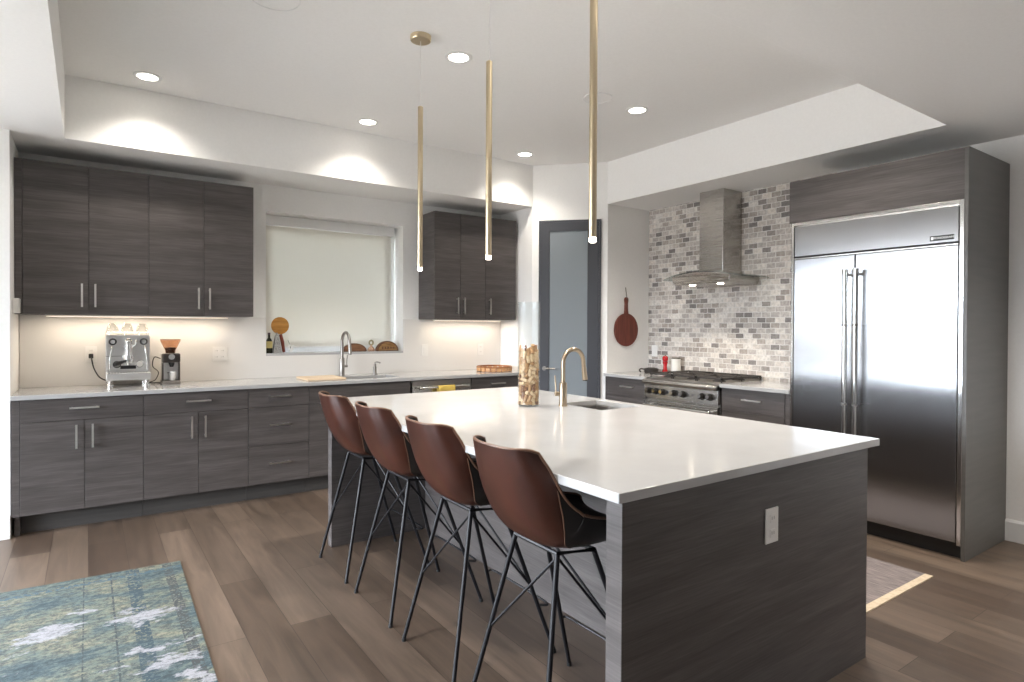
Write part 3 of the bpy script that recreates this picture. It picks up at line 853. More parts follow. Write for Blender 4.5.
outlet('wall_outlet', 'white duplex outlet on the dark near end of the island', 1.964, 1.2255, .681, .075, .122)
YB = YW-.0125
outlet('wall_outlet', 'white double outlet plate on the backsplash between coffee grinder and window', .912, YB, 1.135, .118, .12, n=2)
outlet('wall_outlet', 'white outlet plate on the backsplash behind the espresso machine plug, at the far left', .018, YB, 1.15, .075, .12)
outlet('light_switch', 'white switch plate on the backsplash right of the window', 2.83, YB, 1.13, .075, .12, kind='switch')
outlet('wall_outlet', 'white outlet plate on the backsplash above the round wooden tray', 3.50, YB, 1.13, .075, .12)
outlet('light_switch', 'white switch plate on the brick wall above the small black pan', 4.395, 0, 1.13, .075, .12, facing='x', kind='switch', x=XW-.0105)

# ================================================================== BAR STOOLS
def leather(name, c1, c2, rough):
    m = noise_mat(name, c1, c2, 5, (1, 1, 1), rough, detail=6, bump=.12, lo=.3, hi=.7, distortion=.5)
    return m
LEATHER = leather('brown_leather', (.024, .0075, .005, 1), (.060, .0175, .010, 1), .30)
LEATHER_IN = leather('black_leather', (.007, .006, .006, 1), (.014, .011, .010, 1), .5)
PIPING = mat('tan_leather_edge', (.14, .075, .048, 1), .35)
PROF = [(-.300, .988), (-.285, .93), (-.262, .86), (-.236, .79), (-.200, .72), (-.150, .662), (-.085, .640), (0, .634), (.09, .636), (.17, .645), (.225, .655), (.250, .650)]
def cr(P, t):
    """Catmull-Rom through the tuples P, t in 0..1"""
    n = len(P)-1; f = min(max(t, 0), .99999)*n; i = int(f); f -= i
    g = lambda k: P[min(max(k, 0), n)]
    p0, p1, p2, p3 = g(i-1), g(i), g(i+1), g(i+2)
    return tuple(.5*((2*b)+(c-a)*f+(2*a-5*b+4*c-d)*f*f+(3*b-a-3*c+d)*f**3) for a, b, c, d in zip(p0, p1, p2, p3))
HALFW = [(.158,), (.172,), (.190,), (.204,), (.214,), (.220,), (.224,), (.226,), (.222,), (.212,), (.198,), (.185,)]
WING = [(.082,), (.084,), (.090,), (.100,), (.122,), (.132,), (.130,), (.118,), (.098,), (.072,), (.048,), (.038,)]
def shell_point(s, t, off=0):
    x, z = cr(PROF, t)
    x2, z2 = cr(PROF, min(t+.01, 1)); x1, z1 = cr(PROF, max(t-.01, 0))
    tx, tz = x2-x1, z2-z1; l = math.hypot(tx, tz) or 1
    nx, nz = -tz/l, tx/l          # towards the sitter: forward on the back, up on the seat
    if nx < 0 and t < .4: nx, nz = -nx, -nz
    if nz < 0 and t > .6: nx, nz = -nx, -nz
    w = cr(HALFW, t)[0]; g = cr(WING, t)[0]
    a = abs(s)
    lift = g*(a**3)
    y = w*math.sin(min(a, 1)*PI/2*.92)/math.sin(PI/2*.92)*(1 if s >= 0 else -1)
    corner = .0
    if t < .12: corner = .030*(a**6)*(1-t/.12)      # rounded top corners
    return Vector((x+nx*(lift+off), y, z+nz*(lift+off)-corner))
def shell_mesh(s0, s1, t0, t1, ns, nt, thick, off=0):
    bm = B(); F = []; G = []
    f0 = s0 if callable(s0) else (lambda q: s0); f1 = s1 if callable(s1) else (lambda q: s1)
    for j in range(nt+1):
        t = t0+(t1-t0)*j/nt
        F.append([bm.verts.new(shell_point(f0(t)+(f1(t)-f0(t))*i/ns, t, off)) for i in range(ns+1)])
        G.append([bm.verts.new(shell_point(f0(t)+(f1(t)-f0(t))*i/ns, t, off+thick)) for i in range(ns+1)])
    for j in range(nt):
        for i in range(ns):
            bm.faces.new((F[j][i], F[j+1][i], F[j+1][i+1], F[j][i+1])); bm.faces.new((G[j][i], G[j][i+1], G[j+1][i+1], G[j+1][i]))
    for j in range(nt):
        bm.faces.new((F[j][0], G[j][0], G[j+1][0], F[j+1][0])); bm.faces.new((F[j][ns], F[j+1][ns], G[j+1][ns], G[j][ns]))
    for i in range(ns):
        bm.faces.new((F[0][i], F[0][i+1], G[0][i+1], G[0][i])); bm.faces.new((F[nt][i], G[nt][i], G[nt][i+1], F[nt][i+1]))
    return bm
def make_stool():
    t = thing('bar_stool', 'x', 'stool', (0, 0, 0), 0, 'leather bar stools along the island')
    sb = lambda tt: 1 if tt < .20 else max(1-.52*((tt-.20)/.36)**1.3, .48)
    obj('backrest', shell_mesh(lambda tt: -sb(tt), sb, 0, .56, 28, 24, .006, 0), LEATHER, t, True, world=False)
    obj('seat', shell_mesh(-1, 1, .5605, 1, 28, 18, .006, 0), LEATHER_IN, t, True, world=False)
    for s in (-1, 1):
        f0, f1 = ((lambda tt: -1), (lambda tt: -sb(tt)-.002)) if s < 0 else ((lambda tt: sb(tt)+.002), (lambda tt: 1))
        obj('side_panel', shell_mesh(f0, f1, .215, .56, 8, 16, .006, 0), LEATHER_IN, t, True, world=False)
    obj('inner_lining', shell_mesh(-.985, .985, .012, .99, 30, 36, .005, .0065), LEATHER_IN, t, True, world=False)
    # tan rolled edge round the whole shell, and the seam where back and side meet
    loop = [shell_point(-1+2*i/20, 0, .006) for i in range(20)]+[shell_point(1, i/30, .006) for i in range(30)]+[shell_point(1-2*i/20, 1, .006) for i in range(20)]+[shell_point(-1, 1-i/30, .006) for i in range(30)]
    obj('piping', tube(B(), loop, .0050, 8, closed=True), PIPING, t, True, world=False)
    for s in (-1, 1):
        obj('seam', tube(B(), [shell_point(s*sb(.215+.345*i/16), .215+.345*i/16, -.0005) for i in range(17)], .0020, 6), PIPING, t, True, world=False)
    # frame
    R = [(-.105, .118, .632), (-.105, -.118, .632)]; Fr = [(.040, .135, .622), (.040, -.135, .622)]
    FR = [(-.240, .218, 0), (-.240, -.218, 0)]; FF = [(.240, .225, 0), (.240, -.225, 0)]
    bm = B()
    tube(bm, [R[0], R[1], Fr[1], Fr[0]], .008, 8, closed=True)
    obj('seat_frame', bm, BLACKMETAL, t, True, world=False)
    for a, b in ((R[0], FR[0]), (R[1], FR[1]), (Fr[0], FF[0]), (Fr[1], FF[1])):
        obj('leg', cyl(B(), (a[0], a[1], a[2]-.004), (b[0], b[1], .012), .0095, 12, .0085), BLACKMETAL, t, True, world=False)
        obj('foot_cap', cyl(B(), (b[0], b[1], 0), (b[0], b[1], .013), .0105, 12), BLACK, t, True, world=False)
    mid = lambda a, b, k: tuple(p+(q-p)*k for p, q in zip(a, b))
    dn = lambda p, k: (p[0], p[1], p[2]-k)
    for p, q in ((dn(R[1], .012), mid(R[0], FR[0], .53)), (dn(R[1], .012), mid(Fr[1], FF[1], .53)), (dn(Fr[0], .012), mid(Fr[1], FF[1], .53))):
        obj('brace', cyl(B(), p, q, .0048, 8), BLACKMETAL, t, True, world=False)
    k = .665
    a0, a1 = mid(Fr[0], FF[0], k), mid(Fr[1], FF[1], k)
    path = smooth_path([a0, (a0[0]+.03, a0[1]+.025, a0[2]), (a0[0]+.045, a0[1]+.005, a0[2]), (a0[0]+.048, .10, a0[2]), (a0[0]+.048, -.10, a0[2]), (a1[0]+.045, a1[1]-.005, a1[2]), (a1[0]+.03, a1[1]-.025, a1[2]), a1], 6)
    obj('footrest', tube(B(), path, .0050, 8), BLACKMETAL, t, True, world=False)
    return t
st = make_stool()
for i, (x, y, rz, lab) in enumerate((
        (1.37, 3.378, 0, 'brown leather bar stool with black wire legs, farthest of the four, nearest the back cabinets'),
        (1.37, 2.797, 0, 'brown leather bar stool with black wire legs, second from the far end of the row'),
        (1.37, 2.217, 0, 'brown leather bar stool with black wire legs, second nearest of the four'),
        (1.36, 1.655, 0, 'brown leather bar stool with black wire legs, nearest the camera'))):
    s = st if i == 0 else copy_tree(st)
    s.location = (x, y, 0); s.rotation_euler = (0, 0, rz); s['label'] = lab

# ================================================================== RUGS
def rug_material():
    m = mat('distressed_rug', (.2, .3, .3, 1), .95)
    g = N(m, 'ShaderNodeNewGeometry')
    def nz(scale, stretch, detail=5, dist=0, rough=.6, off=(0, 0, 0)):
        mp = N(m, 'ShaderNodeMapping'); mp.inputs['Scale'].default_value = stretch; mp.inputs['Location'].default_value = off
        n = N(m, 'ShaderNodeTexNoise'); n.inputs['Scale'].default_value = scale; n.inputs['Detail'].default_value = detail; n.inputs['Distortion'].default_value = dist; n.inputs['Roughness'].default_value = rough
        L(m, g.outputs['Position'], mp.inputs[0]); L(m, mp.outputs[0], n.inputs['Vector']); return n.outputs[0]
    def ramp(inp, stops):
        r = N(m, 'ShaderNodeValToRGB'); e = r.color_ramp.elements
        e[0].position, e[0].color = stops[0]; e[1].position, e[1].color = stops[-1]
        for p, c in stops[1:-1]: k = e.new(p); k.color = c
        L(m, inp, r.inputs[0]); return r.outputs[0]
    def mix(f, a, b, mode='MIX'):
        x = N(m, 'ShaderNodeMix'); x.data_type = 'RGBA'; x.blend_type = mode
        if isinstance(f, float): x.inputs[0].default_value = f
        else: L(m, f, x.inputs[0])
        for s, i in ((a, 6), (b, 7)):
            if isinstance(s, tuple): x.inputs[i].default_value = s
            else: L(m, s, x.inputs[i])
        return x.outputs[2]
    base = ramp(nz(3.2, (1, 2.0, 1), 7, .4, .7), [(.33, srgb(50, 68, 76)), (.43, srgb(80, 96, 98)), (.52, srgb(104, 112, 102)), (.60, srgb(126, 124, 106)), (.68, srgb(94, 110, 108))])
    fine = nz(30, (1.1, 1.5, 1), 6, .2, .9)
    base = mix(ramp(fine, [(.43, (.0, .0, .0, 1)), (.57, (1, 1, 1, 1))]), mix(.75, base, srgb(28, 42, 50)), base)
    s = N(m, 'ShaderNodeSeparateXYZ'); L(m, g.outputs['Position'], s.inputs[0])
    # border bands parallel to the right edge and the far edge
    def band(sock, c, w):
        a = N(m, 'ShaderNodeMath'); a.operation = 'SUBTRACT'; L(m, sock, a.inputs[0]); a.inputs[1].default_value = c
        b = N(m, 'ShaderNodeMath'); b.operation = 'ABSOLUTE'; L(m, a.outputs[0], b.inputs[0])
        d = N(m, 'ShaderNodeMath'); d.operation = 'LESS_THAN'; L(m, b.outputs[0], d.inputs[0]); d.inputs[1].default_value = w; return d.outputs[0]
    dots = ramp(nz(75, (1, 1, 1), 2, 0, .6), [(.50, (1, 1, 1, 1)), (.56, (0, 0, 0, 1))])
    for c, w, col in ((.365, .022, srgb(58, 62, 64)), (.20, .030, srgb(44, 62, 72)), (.10, .004, srgb(50, 58, 62)), (-.02, .003, srgb(50, 58, 62))):
        bf = band(s.outputs['X'], c, w)
        mm = N(m, 'ShaderNodeMath'); mm.operation = 'MULTIPLY'; L(m, bf, mm.inputs[0]); L(m, dots, mm.inputs[1])
        base = mix(mm.outputs[0], base, col)
    for c, w, col in ((3.90, .02, srgb(62, 84, 96)), (3.80, .006, srgb(70, 84, 92))):
        bf = band(s.outputs['Y'], c, w)
        mm = N(m, 'ShaderNodeMath'); mm.operation = 'MULTIPLY'; L(m, bf, mm.inputs[0]); L(m, dots, mm.inputs[1])
        base = mix(mm.outputs[0], base, col)
    wob = N(m, 'ShaderNodeTexNoise'); wob.inputs['Scale'].default_value = 5; wob.inputs['Detail'].default_value = 7; wob.inputs['Roughness'].default_value = .72
    wmp = N(m, 'ShaderNodeMapping'); wmp.inputs['Scale'].default_value = (1, 1.7, 1); L(m, g.outputs['Position'], wmp.inputs[0]); L(m, wmp.outputs[0], wob.inputs['Vector'])
    acc = None
    for cx, cy, sx, sy in ((.19, 3.33, .17, .14), (.27, 2.88, .20, .17), (-.17, 3.35, .20, .13), (.36, 2.62, .12, .12), (-.02, 3.55, .14, .07), (-.5, 2.9, .3, .2), (-1.1, 3.3, .3, .2), (-.9, 2.2, .3, .2), (0, 2.1, .25, .2), (-1.2, 1.6, .3, .2), (-.2, 1.5, .3, .15)):
        sub = N(m, 'ShaderNodeVectorMath'); sub.operation = 'SUBTRACT'; L(m, g.outputs['Position'], sub.inputs[0]); sub.inputs[1].default_value = (cx, cy, 0)
        mu = N(m, 'ShaderNodeVectorMath'); mu.operation = 'MULTIPLY'; L(m, sub.outputs[0], mu.inputs[0]); mu.inputs[1].default_value = (1/sx, 1/sy, 0)
        ln = N(m, 'ShaderNodeVectorMath'); ln.operation = 'LENGTH'; L(m, mu.outputs[0], ln.inputs[0])
        mr = N(m, 'ShaderNodeMapRange'); mr.inputs['From Min'].default_value = 0; mr.inputs['From Max'].default_value = 1.7; mr.inputs['To Min'].default_value = .16; mr.inputs['To Max'].default_value = -.18
        L(m, ln.outputs['Value'], mr.inputs['Value'])
        if acc is None: acc = mr.outputs[0]
        else:
            mxn = N(m, 'ShaderNodeMath'); mxn.operation = 'MAXIMUM'; L(m, acc, mxn.inputs[0]); L(m, mr.outputs[0], mxn.inputs[1]); acc = mxn.outputs[0]
    ad = N(m, 'ShaderNodeMath'); ad.operation = 'ADD'; L(m, acc, ad.inputs[0]); L(m, wob.outputs[0], ad.inputs[1])
    worn = ramp(ad.outputs[0], [(.545, (0, 0, 0, 1)), (.60, (1, 1, 1, 1))])
    base = mix(worn, base, mix(ramp(fine, [(.35, (0, 0, 0, 1)), (.55, (1, 1, 1, 1))]), srgb(88, 94, 98), srgb(150, 150, 156)))
    L(m, base, bsdf(m).inputs['Base Color'])
    bp = N(m, 'ShaderNodeBump'); bp.inputs['Strength'].default_value = .5; bp.inputs['Distance'].default_value = .004
    L(m, fine, bp.inputs['Height']); L(m, bp.outputs[0], bsdf(m).inputs['Normal'])
    return m
bm = B()
pts = [(-1.9, 1.0), (.385, 1.0), (.408, 2.55), (.420, 3.2), (.437, 3.985), (-.37, 4.015), (-1.9, 4.08)]
prism(bm, pts, 0, .008)
t = tag(obj('area_rug', bm, rug_material(), None, bevel=.003), 'distressed teal, green and white area rug on the wood floor, lower left', 'rug')
t = thing('kitchen_mat', 'narrow grey woven kitchen mat with cream ends between island and refrigerator', 'rug', (3.43, 2.1, 0))
obj('weave', bx(3.02, 3.83, 1.455, 2.90, 0, .006), noise_mat('grey_weave', srgb(96, 90, 92), srgb(140, 130, 128), 14, (12, .8, 1), rough=.95, bump=.4), t)
for a, b in ((1.415, 1.4545), (2.9005, 2.94)):
    obj('end_band', bx(3.02, 3.83, a, b, 0, .007), noise_mat('cream_band', srgb(188, 172, 148), srgb(205, 190, 168), 40, rough=.95) if a < 2 else bpy.data.materials['cream_band'], t)

# ================================================================== FAUCETS
def faucet(name, label, x, y, z, m, h, reach, direction, r=.0125, lever=None):
    t = thing(name, label, 'faucet', (x, y, z))
    obj('base', lathe(B(), [(0, 0), (.027, 0), (.027, .006), (.0225, .010), (.0225, h*.40), (.020, h*.415), (r, h*.42), (0, h*.42)], seg=24), m, t, True, world=False)
    d = Vector(direction)
    R = reach/2; pts = [Vector((0, 0, h*.41)), Vector((0, 0, h*.6)), Vector((0, 0, h-R))]
    for i in range(1, 13):
        a = PI-PI*i/12
        pts.append(Vector((0, 0, h-R))+d*(R+R*math.cos(a))+Vector((0, 0, R*math.sin(a))))
    end = pts[-1]; pts.append(end+Vector((0, 0, -.03))+d*.004)
    obj('spout', tube(B(), pts, r, 14), m, t, True, world=False)
    e = pts[-1]
    hd = obj('spray_head', tube(B(), [e, e+Vector((0, 0, -.02))+d*.003, e+Vector((0, 0, -.075))+d*.010], .015, 16, radii=[.0135, .0150, .0165]), m, t, True, world=False)
    q = e+Vector((0, 0, -.076))+d*.010
    obj('nozzle', cyl(B(), q, q+Vector((0, 0, -.006)), .013, 14), BLACK, t, True, world=False)
    lv = Vector(lever)
    b = B(); cyl(b, lv*.018+Vector((0, 0, h*.22)), lv*.050+Vector((0, 0, h*.22)), .013, 14)
    tube(b, [lv*.043+Vector((0, 0, h*.22)), lv*.045+Vector((0, 0, h*.22+.045)), lv*.050+Vector((0, 0, h*.22+.105))], .0045, 8)
    obj('lever', b, m, t, True, world=False)
    return t
faucet('prep_faucet', 'champagne bronze gooseneck faucet beside the small sink on the island', 2.262, 2.725, .915, BRONZE, .328, .155, (1, 0, 0), .0125, (-.93, .37, 0))
faucet('kitchen_faucet', 'brushed nickel gooseneck faucet behind the window sink', 1.93, 5.52, .915, GREYMETAL, .40, .17, (.05, -.999, 0), .014, (1, 0, 0))
t = thing('soap_dispenser', 'small dark metal soap pump on the counter right of the window faucet', 'soap dispenser', (2.25, 5.52, .915))
obj('body', lathe(B(), [(0, 0), (.024, 0), (.024, .008), (.017, .014), (.017, .07), (.012, .075), (.012, .095), (.008, .10), (0, .10)], seg=20), GREYMETAL, t, True, world=False)
obj('spout', tube(B(), [(0, 0, .095), (0, 0, .112), (.012, -.02, .118), (.03, -.055, .112)], .007, 10), GREYMETAL, t, True, world=False)

# wooden board lying across the sink
bm = bx(1.495, 1.825, 5.11, 5.455, .9155, .9315)
tag(obj('cutting_board', bm, noise_mat('pale_beech', srgb(206, 182, 150), srgb(220, 198, 170), 4, (1, 14, 14), rough=.5), None, bevel=.005), 'pale wooden cutting board laid over the window sink', 'cutting board')

# round slatted wooden tray
WOODT = noise_mat('honey_wood', srgb(120, 72, 38), srgb(176, 118, 70), 6, (1, 1, 10), rough=.45)
WOODP = noise_mat('light_slat_wood', srgb(190, 142, 98), srgb(214, 168, 122), 9, (1, 1, 6), rough=.5)
t = thing('wooden_tray', 'round low wooden tray with slatted rim on the counter near the pantry door', 'tray', (3.47, 5.30, .915))
obj('base', lathe(B(), [(0, 0), (.165, 0), (.175, .005), (.175, .012), (0, .012)], seg=40), WOODT, t, True, world=False)
obj('rim', lathe(B(), [(.172, .040), (.186, .040), (.188, .047), (.180, .054), (.170, .050)], seg=40, closed=True), WOODT, t, True, world=False)
for i in range(20):
    a = i*2*PI/20; c, s = math.cos(a), math.sin(a)
    b = B(); u = Vector((-s, c, 0)); o_ = Vector((c, s, 0))
    vs = []
    for z in (.004, .0405):
        for p, q in ((-.020, .176), (.020, .176), (.020, .184), (-.020, .184)): vs.append(b.verts.new(o_*q+u*p+Vector((0, 0, z))))
    for f in ((0, 3, 2, 1), (4, 5, 6, 7), (0, 1, 5, 4), (1, 2, 6, 5), (2, 3, 7, 6), (3, 0, 4, 7)): b.faces.new([vs[k] for k in f])
    obj('slat', b, WOODP, t, world=False)

# ================================================================== ESPRESSO MACHINE
EX, EY, EZ = .2475, 5.425, .915
t = thing('espresso_machine', 'polished chrome espresso machine on the white counter at the left', 'espresso machine', (EX, EY, EZ))
def eb(a, b, c, d, e, f): return bx(EX+a, EX+b, EY+c, EY+d, EZ+e, EZ+f)
PANEL = mat('polished_panel', (.82, .82, .81, 1), .30, .9)
obj('body', eb(-.138, .138, -.02, .17, .045, .375), PANEL, t, bevel=.004)
obj('front_panel', eb(-.141, .141, -.03, -.0205, .12, .385), PANEL, t, bevel=.003)
obj('drip_tray', eb(-.141, .141, -.128, -.0305, .050, .105), PANEL, t, bevel=.005)
bm = B()
for i in range(14): box(bm, EX-.125+i*.018, EX-.116+i*.018, EY-.12, EY-.035, EZ+.1055, EZ+.109)
obj('tray_grille', bm, CHROME, t)
for x in (-.115, .115):
    for y in (-.10, .14): obj('foot', lathe(B(), [(0, 0), (.022, 0), (.022, .02), (.016, .026), (.016, .05), (0, .05)], c=(EX+x, EY+y, EZ), seg=18), CHROME, t, True)
# cup rail
bm = B()
tube(bm, [(EX-.13, EY-.02, EZ+.402), (EX+.13, EY-.02, EZ+.402), (EX+.13, EY+.16, EZ+.402), (EX-.13, EY+.16, EZ+.402)], .004, 8, closed=True)
for x, y in ((-.13, -.02), (.13, -.02), (.13, .16), (-.13, .16)): cyl(bm, (EX+x, EY+y, EZ+.375), (EX+x, EY+y, EZ+.402), .0035, 8)
obj('cup_rail', bm, CHROME, t, True)
# group head with lever
g = B(); gy = EY-.03
cyl(g, (EX, gy, EZ+.30), (EX, gy-.045, EZ+.30), .028, 20); cyl(g, (EX, gy-.045, EZ+.33), (EX, gy-.045, EZ+.235), .022, 20)
cyl(g, (EX, gy-.050, EZ+.235), (EX, gy-.050, EZ+.205), .036, 24); sphere(g, (EX, gy-.045, EZ+.335), .024)
obj('group_head', g, CHROME, t, True)
g = B(); cyl(g, (EX, gy-.050, EZ+.204), (EX, gy-.050, EZ+.180), .037, 24, .032); cyl(g, (EX, gy-.050, EZ+.18), (EX, gy-.050, EZ+.160), .012, 12)
pf = obj('portafilter', g, CHROME, t, True)
obj('grip', tube(B(), [(EX-.02, gy-.075, EZ+.192), (EX-.075, gy-.125, EZ+.178), (EX-.09, gy-.140, EZ+.172)], .013, 12, radii=[.009, .015, .013]), BLACK, pf, True)
obj('lever', tube(B(), [(EX+.024, gy-.045, EZ+.30), (EX+.045, gy-.06, EZ+.315), (EX+.05, gy-.065, EZ+.35)], .005, 10), CHROME, t, True)
# knobs, gauges and wands
for x in (-.098, .098):
    k = obj('steam_knob', tube(B(), [(EX+x, gy-.001, EZ+.335), (EX+x, gy-.028, EZ+.335), (EX+x, gy-.040, EZ+.335)], .026, 18, radii=[.016, .026, .022]), BLACK, t, True)
    obj('knob_cap', cyl(B(), (EX+x, gy-.040, EZ+.335), (EX+x, gy-.044, EZ+.335), .016, 18), CHROME, k, True)
    sx = 1 if x > 0 else -1
    obj('wand', tube(B(), smooth_path([(EX+x, gy-.002, EZ+.30), (EX+x+sx*.004, gy-.045, EZ+.295), (EX+x+sx*.018, gy-.060, EZ+.22), (EX+x+sx*.020, gy-.062, EZ+.125)], 5), .0045, 10), CHROME, t, True)
for x, z in ((-.072, .165), (.072, .165)):
    k = obj('gauge', cyl(B(), (EX+x, gy-.001, EZ+z), (EX+x, gy-.014, EZ+z), .026, 22), BLACK if x < 0 else CHROME, t, True)
    obj('gauge_face', cyl(B(), (EX+x, gy-.014, EZ+z), (EX+x, gy-.0155, EZ+z), .021, 22), PLATE if x > 0 else GREYMETAL, k)
obj('dark_slot', eb(-.05, .05, -.032, -.0305, .13, .155), BLACK, t)
obj('water_tank_line', eb(-.141, -.010, -.0325, -.0305, .225, .229), GREYMETAL, t)
cord = smooth_path([(.018, YB-.02, 1.135), (.022, YB-.05, 1.115), (.035, YB-.06, 1.05), (.065, YB-.055, .985), (.10, YB-.03, .955), (.125, YB-.035, .95)], 6)
t2 = t
pl = obj('power_plug', bx(.003, .033, YB-.04, YB-.0095, 1.120, 1.155), BLACK, t2, bevel=.005)
obj('power_cord', tube(B(), [(.018, YB-.037, 1.13)]+cord[4:], .0045, 8), BLACK, t2, True)
# glasses
TUM = thin_glass('tumbler_glass', (.90, .90, .89, 1), 1.6, .08)
for x, lab in ((-.098, 'upturned clear glass on the espresso machine, left of three'), (-.004, 'upturned clear glass on the espresso machine, middle of three'), (.092, 'upturned clear glass on the espresso machine, right of three')):
    o = obj('drinking_glass', lathe(B(), [(.043, 0), (.045, .0), (.044, .03), (.036, .065), (.026, .088), (.020, .098), (0, .099), (0, .094), (.018, .093), (.033, .064), (.041, .03)], seg=24, closed=False), TUM, None, True, world=False)
    o.location = (EX+x, EY+.01, EZ+.3755)
    tag(o, lab, 'glass', 'upturned glasses on the espresso machine')

# grinder
GX, GY = .53, 5.45
t = thing('coffee_grinder', 'coffee grinder with brown bean hopper, right of the espresso machine', 'coffee grinder', (GX, GY, .915))
G = lambda a, b, c, d, e, f: bx(GX+a, GX+b, GY+c, GY+d, .915+e, .915+f)
DG = mat('dark_grinder_metal', (.10, .09, .085, 1), .3, 1)
obj('base', G(-.062, .062, -.085, .085, 0, .030), GREYMETAL, t, bevel=.006)
obj('column', G(-.060, .060, .0, .083, .0305, .235), PANEL, t, bevel=.005)
for x in (-.0605, .0525): obj('side_rail', G(x, x+.008, -.07, -.001, .0305, .170), DG, t, bevel=.002)
obj('head', G(-.062, .062, -.083, -.0005, .170, .240), DG, t, bevel=.010)
obj('spout', lathe(B(), [(.012, .135), (.022, .168), (0, .169), (0, .135)], c=(GX+.004, GY-.045, .915), seg=16), BLACK, t, True)
obj('dial', cyl(B(), (GX, GY-.083, 1.13), (GX, GY-.095, 1.13), .022, 20), CHROME, t, True)
obj('cup_fork', tube(B(), [(GX-.025, GY-.002, 1.005), (GX-.025, GY-.06, 1.005), (GX+.025, GY-.06, 1.005), (GX+.025, GY-.002, 1.005)], .004, 8), CHROME, t, True)
obj('grounds_cup', lathe(B(), [(0, .031), (.020, .031), (.024, .09), (.015, .10), (0, .10)], c=(GX+.012, GY-.045, .915), seg=18), PLATE, t, True)
h = obj('bean_hopper', lathe(B(), [(.034, .241), (.036, .26), (.070, .335), (.071, .342), (.069, .342), (.068, .336), (.034, .262), (.032, .241)], c=(GX, GY, .915), seg=28, closed=True), thin_glass('amber_plastic', srgb(244, 226, 212), 1.4, .1), t, True)
obj('lid', lathe(B(), [(0, .3425), (.072, .3425), (.072, .350), (0, .352)], c=(GX, GY, .915), seg=28), mat('lid_brown', srgb(150, 118, 98), .3), h, True)
obj('beans', lathe(B(), [(0, .2415), (.031, .2415), (.033, .262), (.042, .284), (0, .29)], c=(GX, GY, .915), seg=24), noise_mat('coffee_beans', (.03, .012, .006, 1), (.09, .04, .02, 1), 160, rough=.4, bump=.8), h, True)
obj('power_cord', tube(B(), smooth_path([(.50, 5.50, 1.09), (.47, 5.53, 1.11), (.43, 5.56, 1.12), (.42, 5.58, 1.05), (.46, 5.59, 1.0), (.44, 5.60, .94), (.40, 5.58, .921), (.48, 5.54, .921)], 6), .0035, 8), BLACK, t, True)

# ================================================================== WINDOW SHADE AND SILL ORNAMENTS
def shade_mat():
    m = bpy.data.materials.new('shade_fabric'); m.use_nodes = True; nt = m.node_tree; nt.nodes.clear()
    o = nt.nodes.new('ShaderNodeOutputMaterial'); mx = nt.nodes.new('ShaderNodeMixShader'); d = nt.nodes.new('ShaderNodeBsdfDiffuse'); tr = nt.nodes.new('ShaderNodeBsdfTranslucent')
    d.inputs[0].default_value = (.80, .78, .72, 1); tr.inputs[0].default_value = (.77, .755, .70, 1); mx.inputs[0].default_value = .12
    nt.links.new(d.outputs[0], mx.inputs[1]); nt.links.new(tr.outputs[0], mx.inputs[2]); nt.links.new(mx.outputs[0], o.inputs[0]); return m
t = thing('roller_shade', 'cream roller shade pulled down over the kitchen window', 'window shade', (1.93, 5.80, 2.38))
obj('cassette', bx(1.289, 2.560, 5.775, 5.845, 2.290, 2.380), TRIM, t, bevel=.006)
obj('fabric', bx(1.296, 2.545, 5.829, 5.8305, 1.182, 2.289), shade_mat(), t)
obj('bottom_bar', bx(1.296, 2.545, 5.824, 5.834, 1.166, 1.1815), TRIM, t, bevel=.002)

SZ = 1.1305
t = thing('glass_bottle', 'small dark bottle with yellowish label at the left end of the window sill', 'bottle', (1.327, 5.70, SZ))
obj('body', lathe(B(), [(0, 0), (.027, 0), (.028, .01), (.028, .10), (.020, .125), (.010, .135), (.010, .165), (0, .165)], seg=20), mat('dark_bottle_glass', (.02, .022, .012, 1), .08), t, True, world=False)
obj('label', lathe(B(), [(.0285, .045), (.0290, .045), (.0290, .105), (.0285, .105)], seg=20, closed=True), mat('label_tan', srgb(196, 180, 120), .6), t, world=False)
obj('cap', cyl(B(), (0, 0, .1655), (0, 0, .182), .0115, 14), mat('bottle_cap', srgb(70, 52, 70), .4), t, True, world=False)
t = thing('cone_grater', 'grey metal pyramid grater on the window sill beside the small bottle', 'grater', (1.394, 5.70, SZ))
bm = B()
a = [bm.verts.new(p) for p in ((-.037, -.035, 0), (.037, -.035, 0), (.037, .035, 0), (-.037, .035, 0))]; b = [bm.verts.new(p) for p in ((-.012, -.010, .165), (.012, -.010, .165), (.012, .010, .165), (-.012, .010, .165))]
bm.faces.new(a[::-1]); bm.faces.new(b)
for i in range(4): bm.faces.new((a[i], a[(i+1) % 4], b[(i+1) % 4], b[i]))
obj('body', bm, noise_mat('perforated_tin', (.22, .22, .21, 1), (.55, .55, .53, 1), 120, rough=.4, metal=.7, bump=.6), t, world=False)
obj('knob', sphere(B(), (0, 0, .172), .010), GREYMETAL, t, True, world=False)
t = thing('wooden_paddle', 'round orange-brown wooden paddle standing on the window sill behind the grater', 'paddle', (1.430, 5.735, SZ))
OR = noise_mat('orange_wood', srgb(176, 120, 48), srgb(204, 148, 72), 8, (1, 1, 5), rough=.35)
bm = B(); cyl(bm, (.0, .006, .245), (.0, -.006, .245), .078, 36)
obj('disc', bm, OR, t, True, world=False, bevel=.003)
obj('handle', tube(B(), [(.004, .0, .166), (.020, 0, .10), (.034, 0, .004)], .013, 10, radii=[.014, .016, .013]), noise_mat('red_brown_wood', srgb(104, 44, 30), srgb(130, 62, 42), 10, rough=.4), t, True, world=False)
t = thing('ornament', 'small white sprig ornament on the front edge of the sill beside the grater', 'ornament', (1.508, 5.675, SZ))
bm = B()
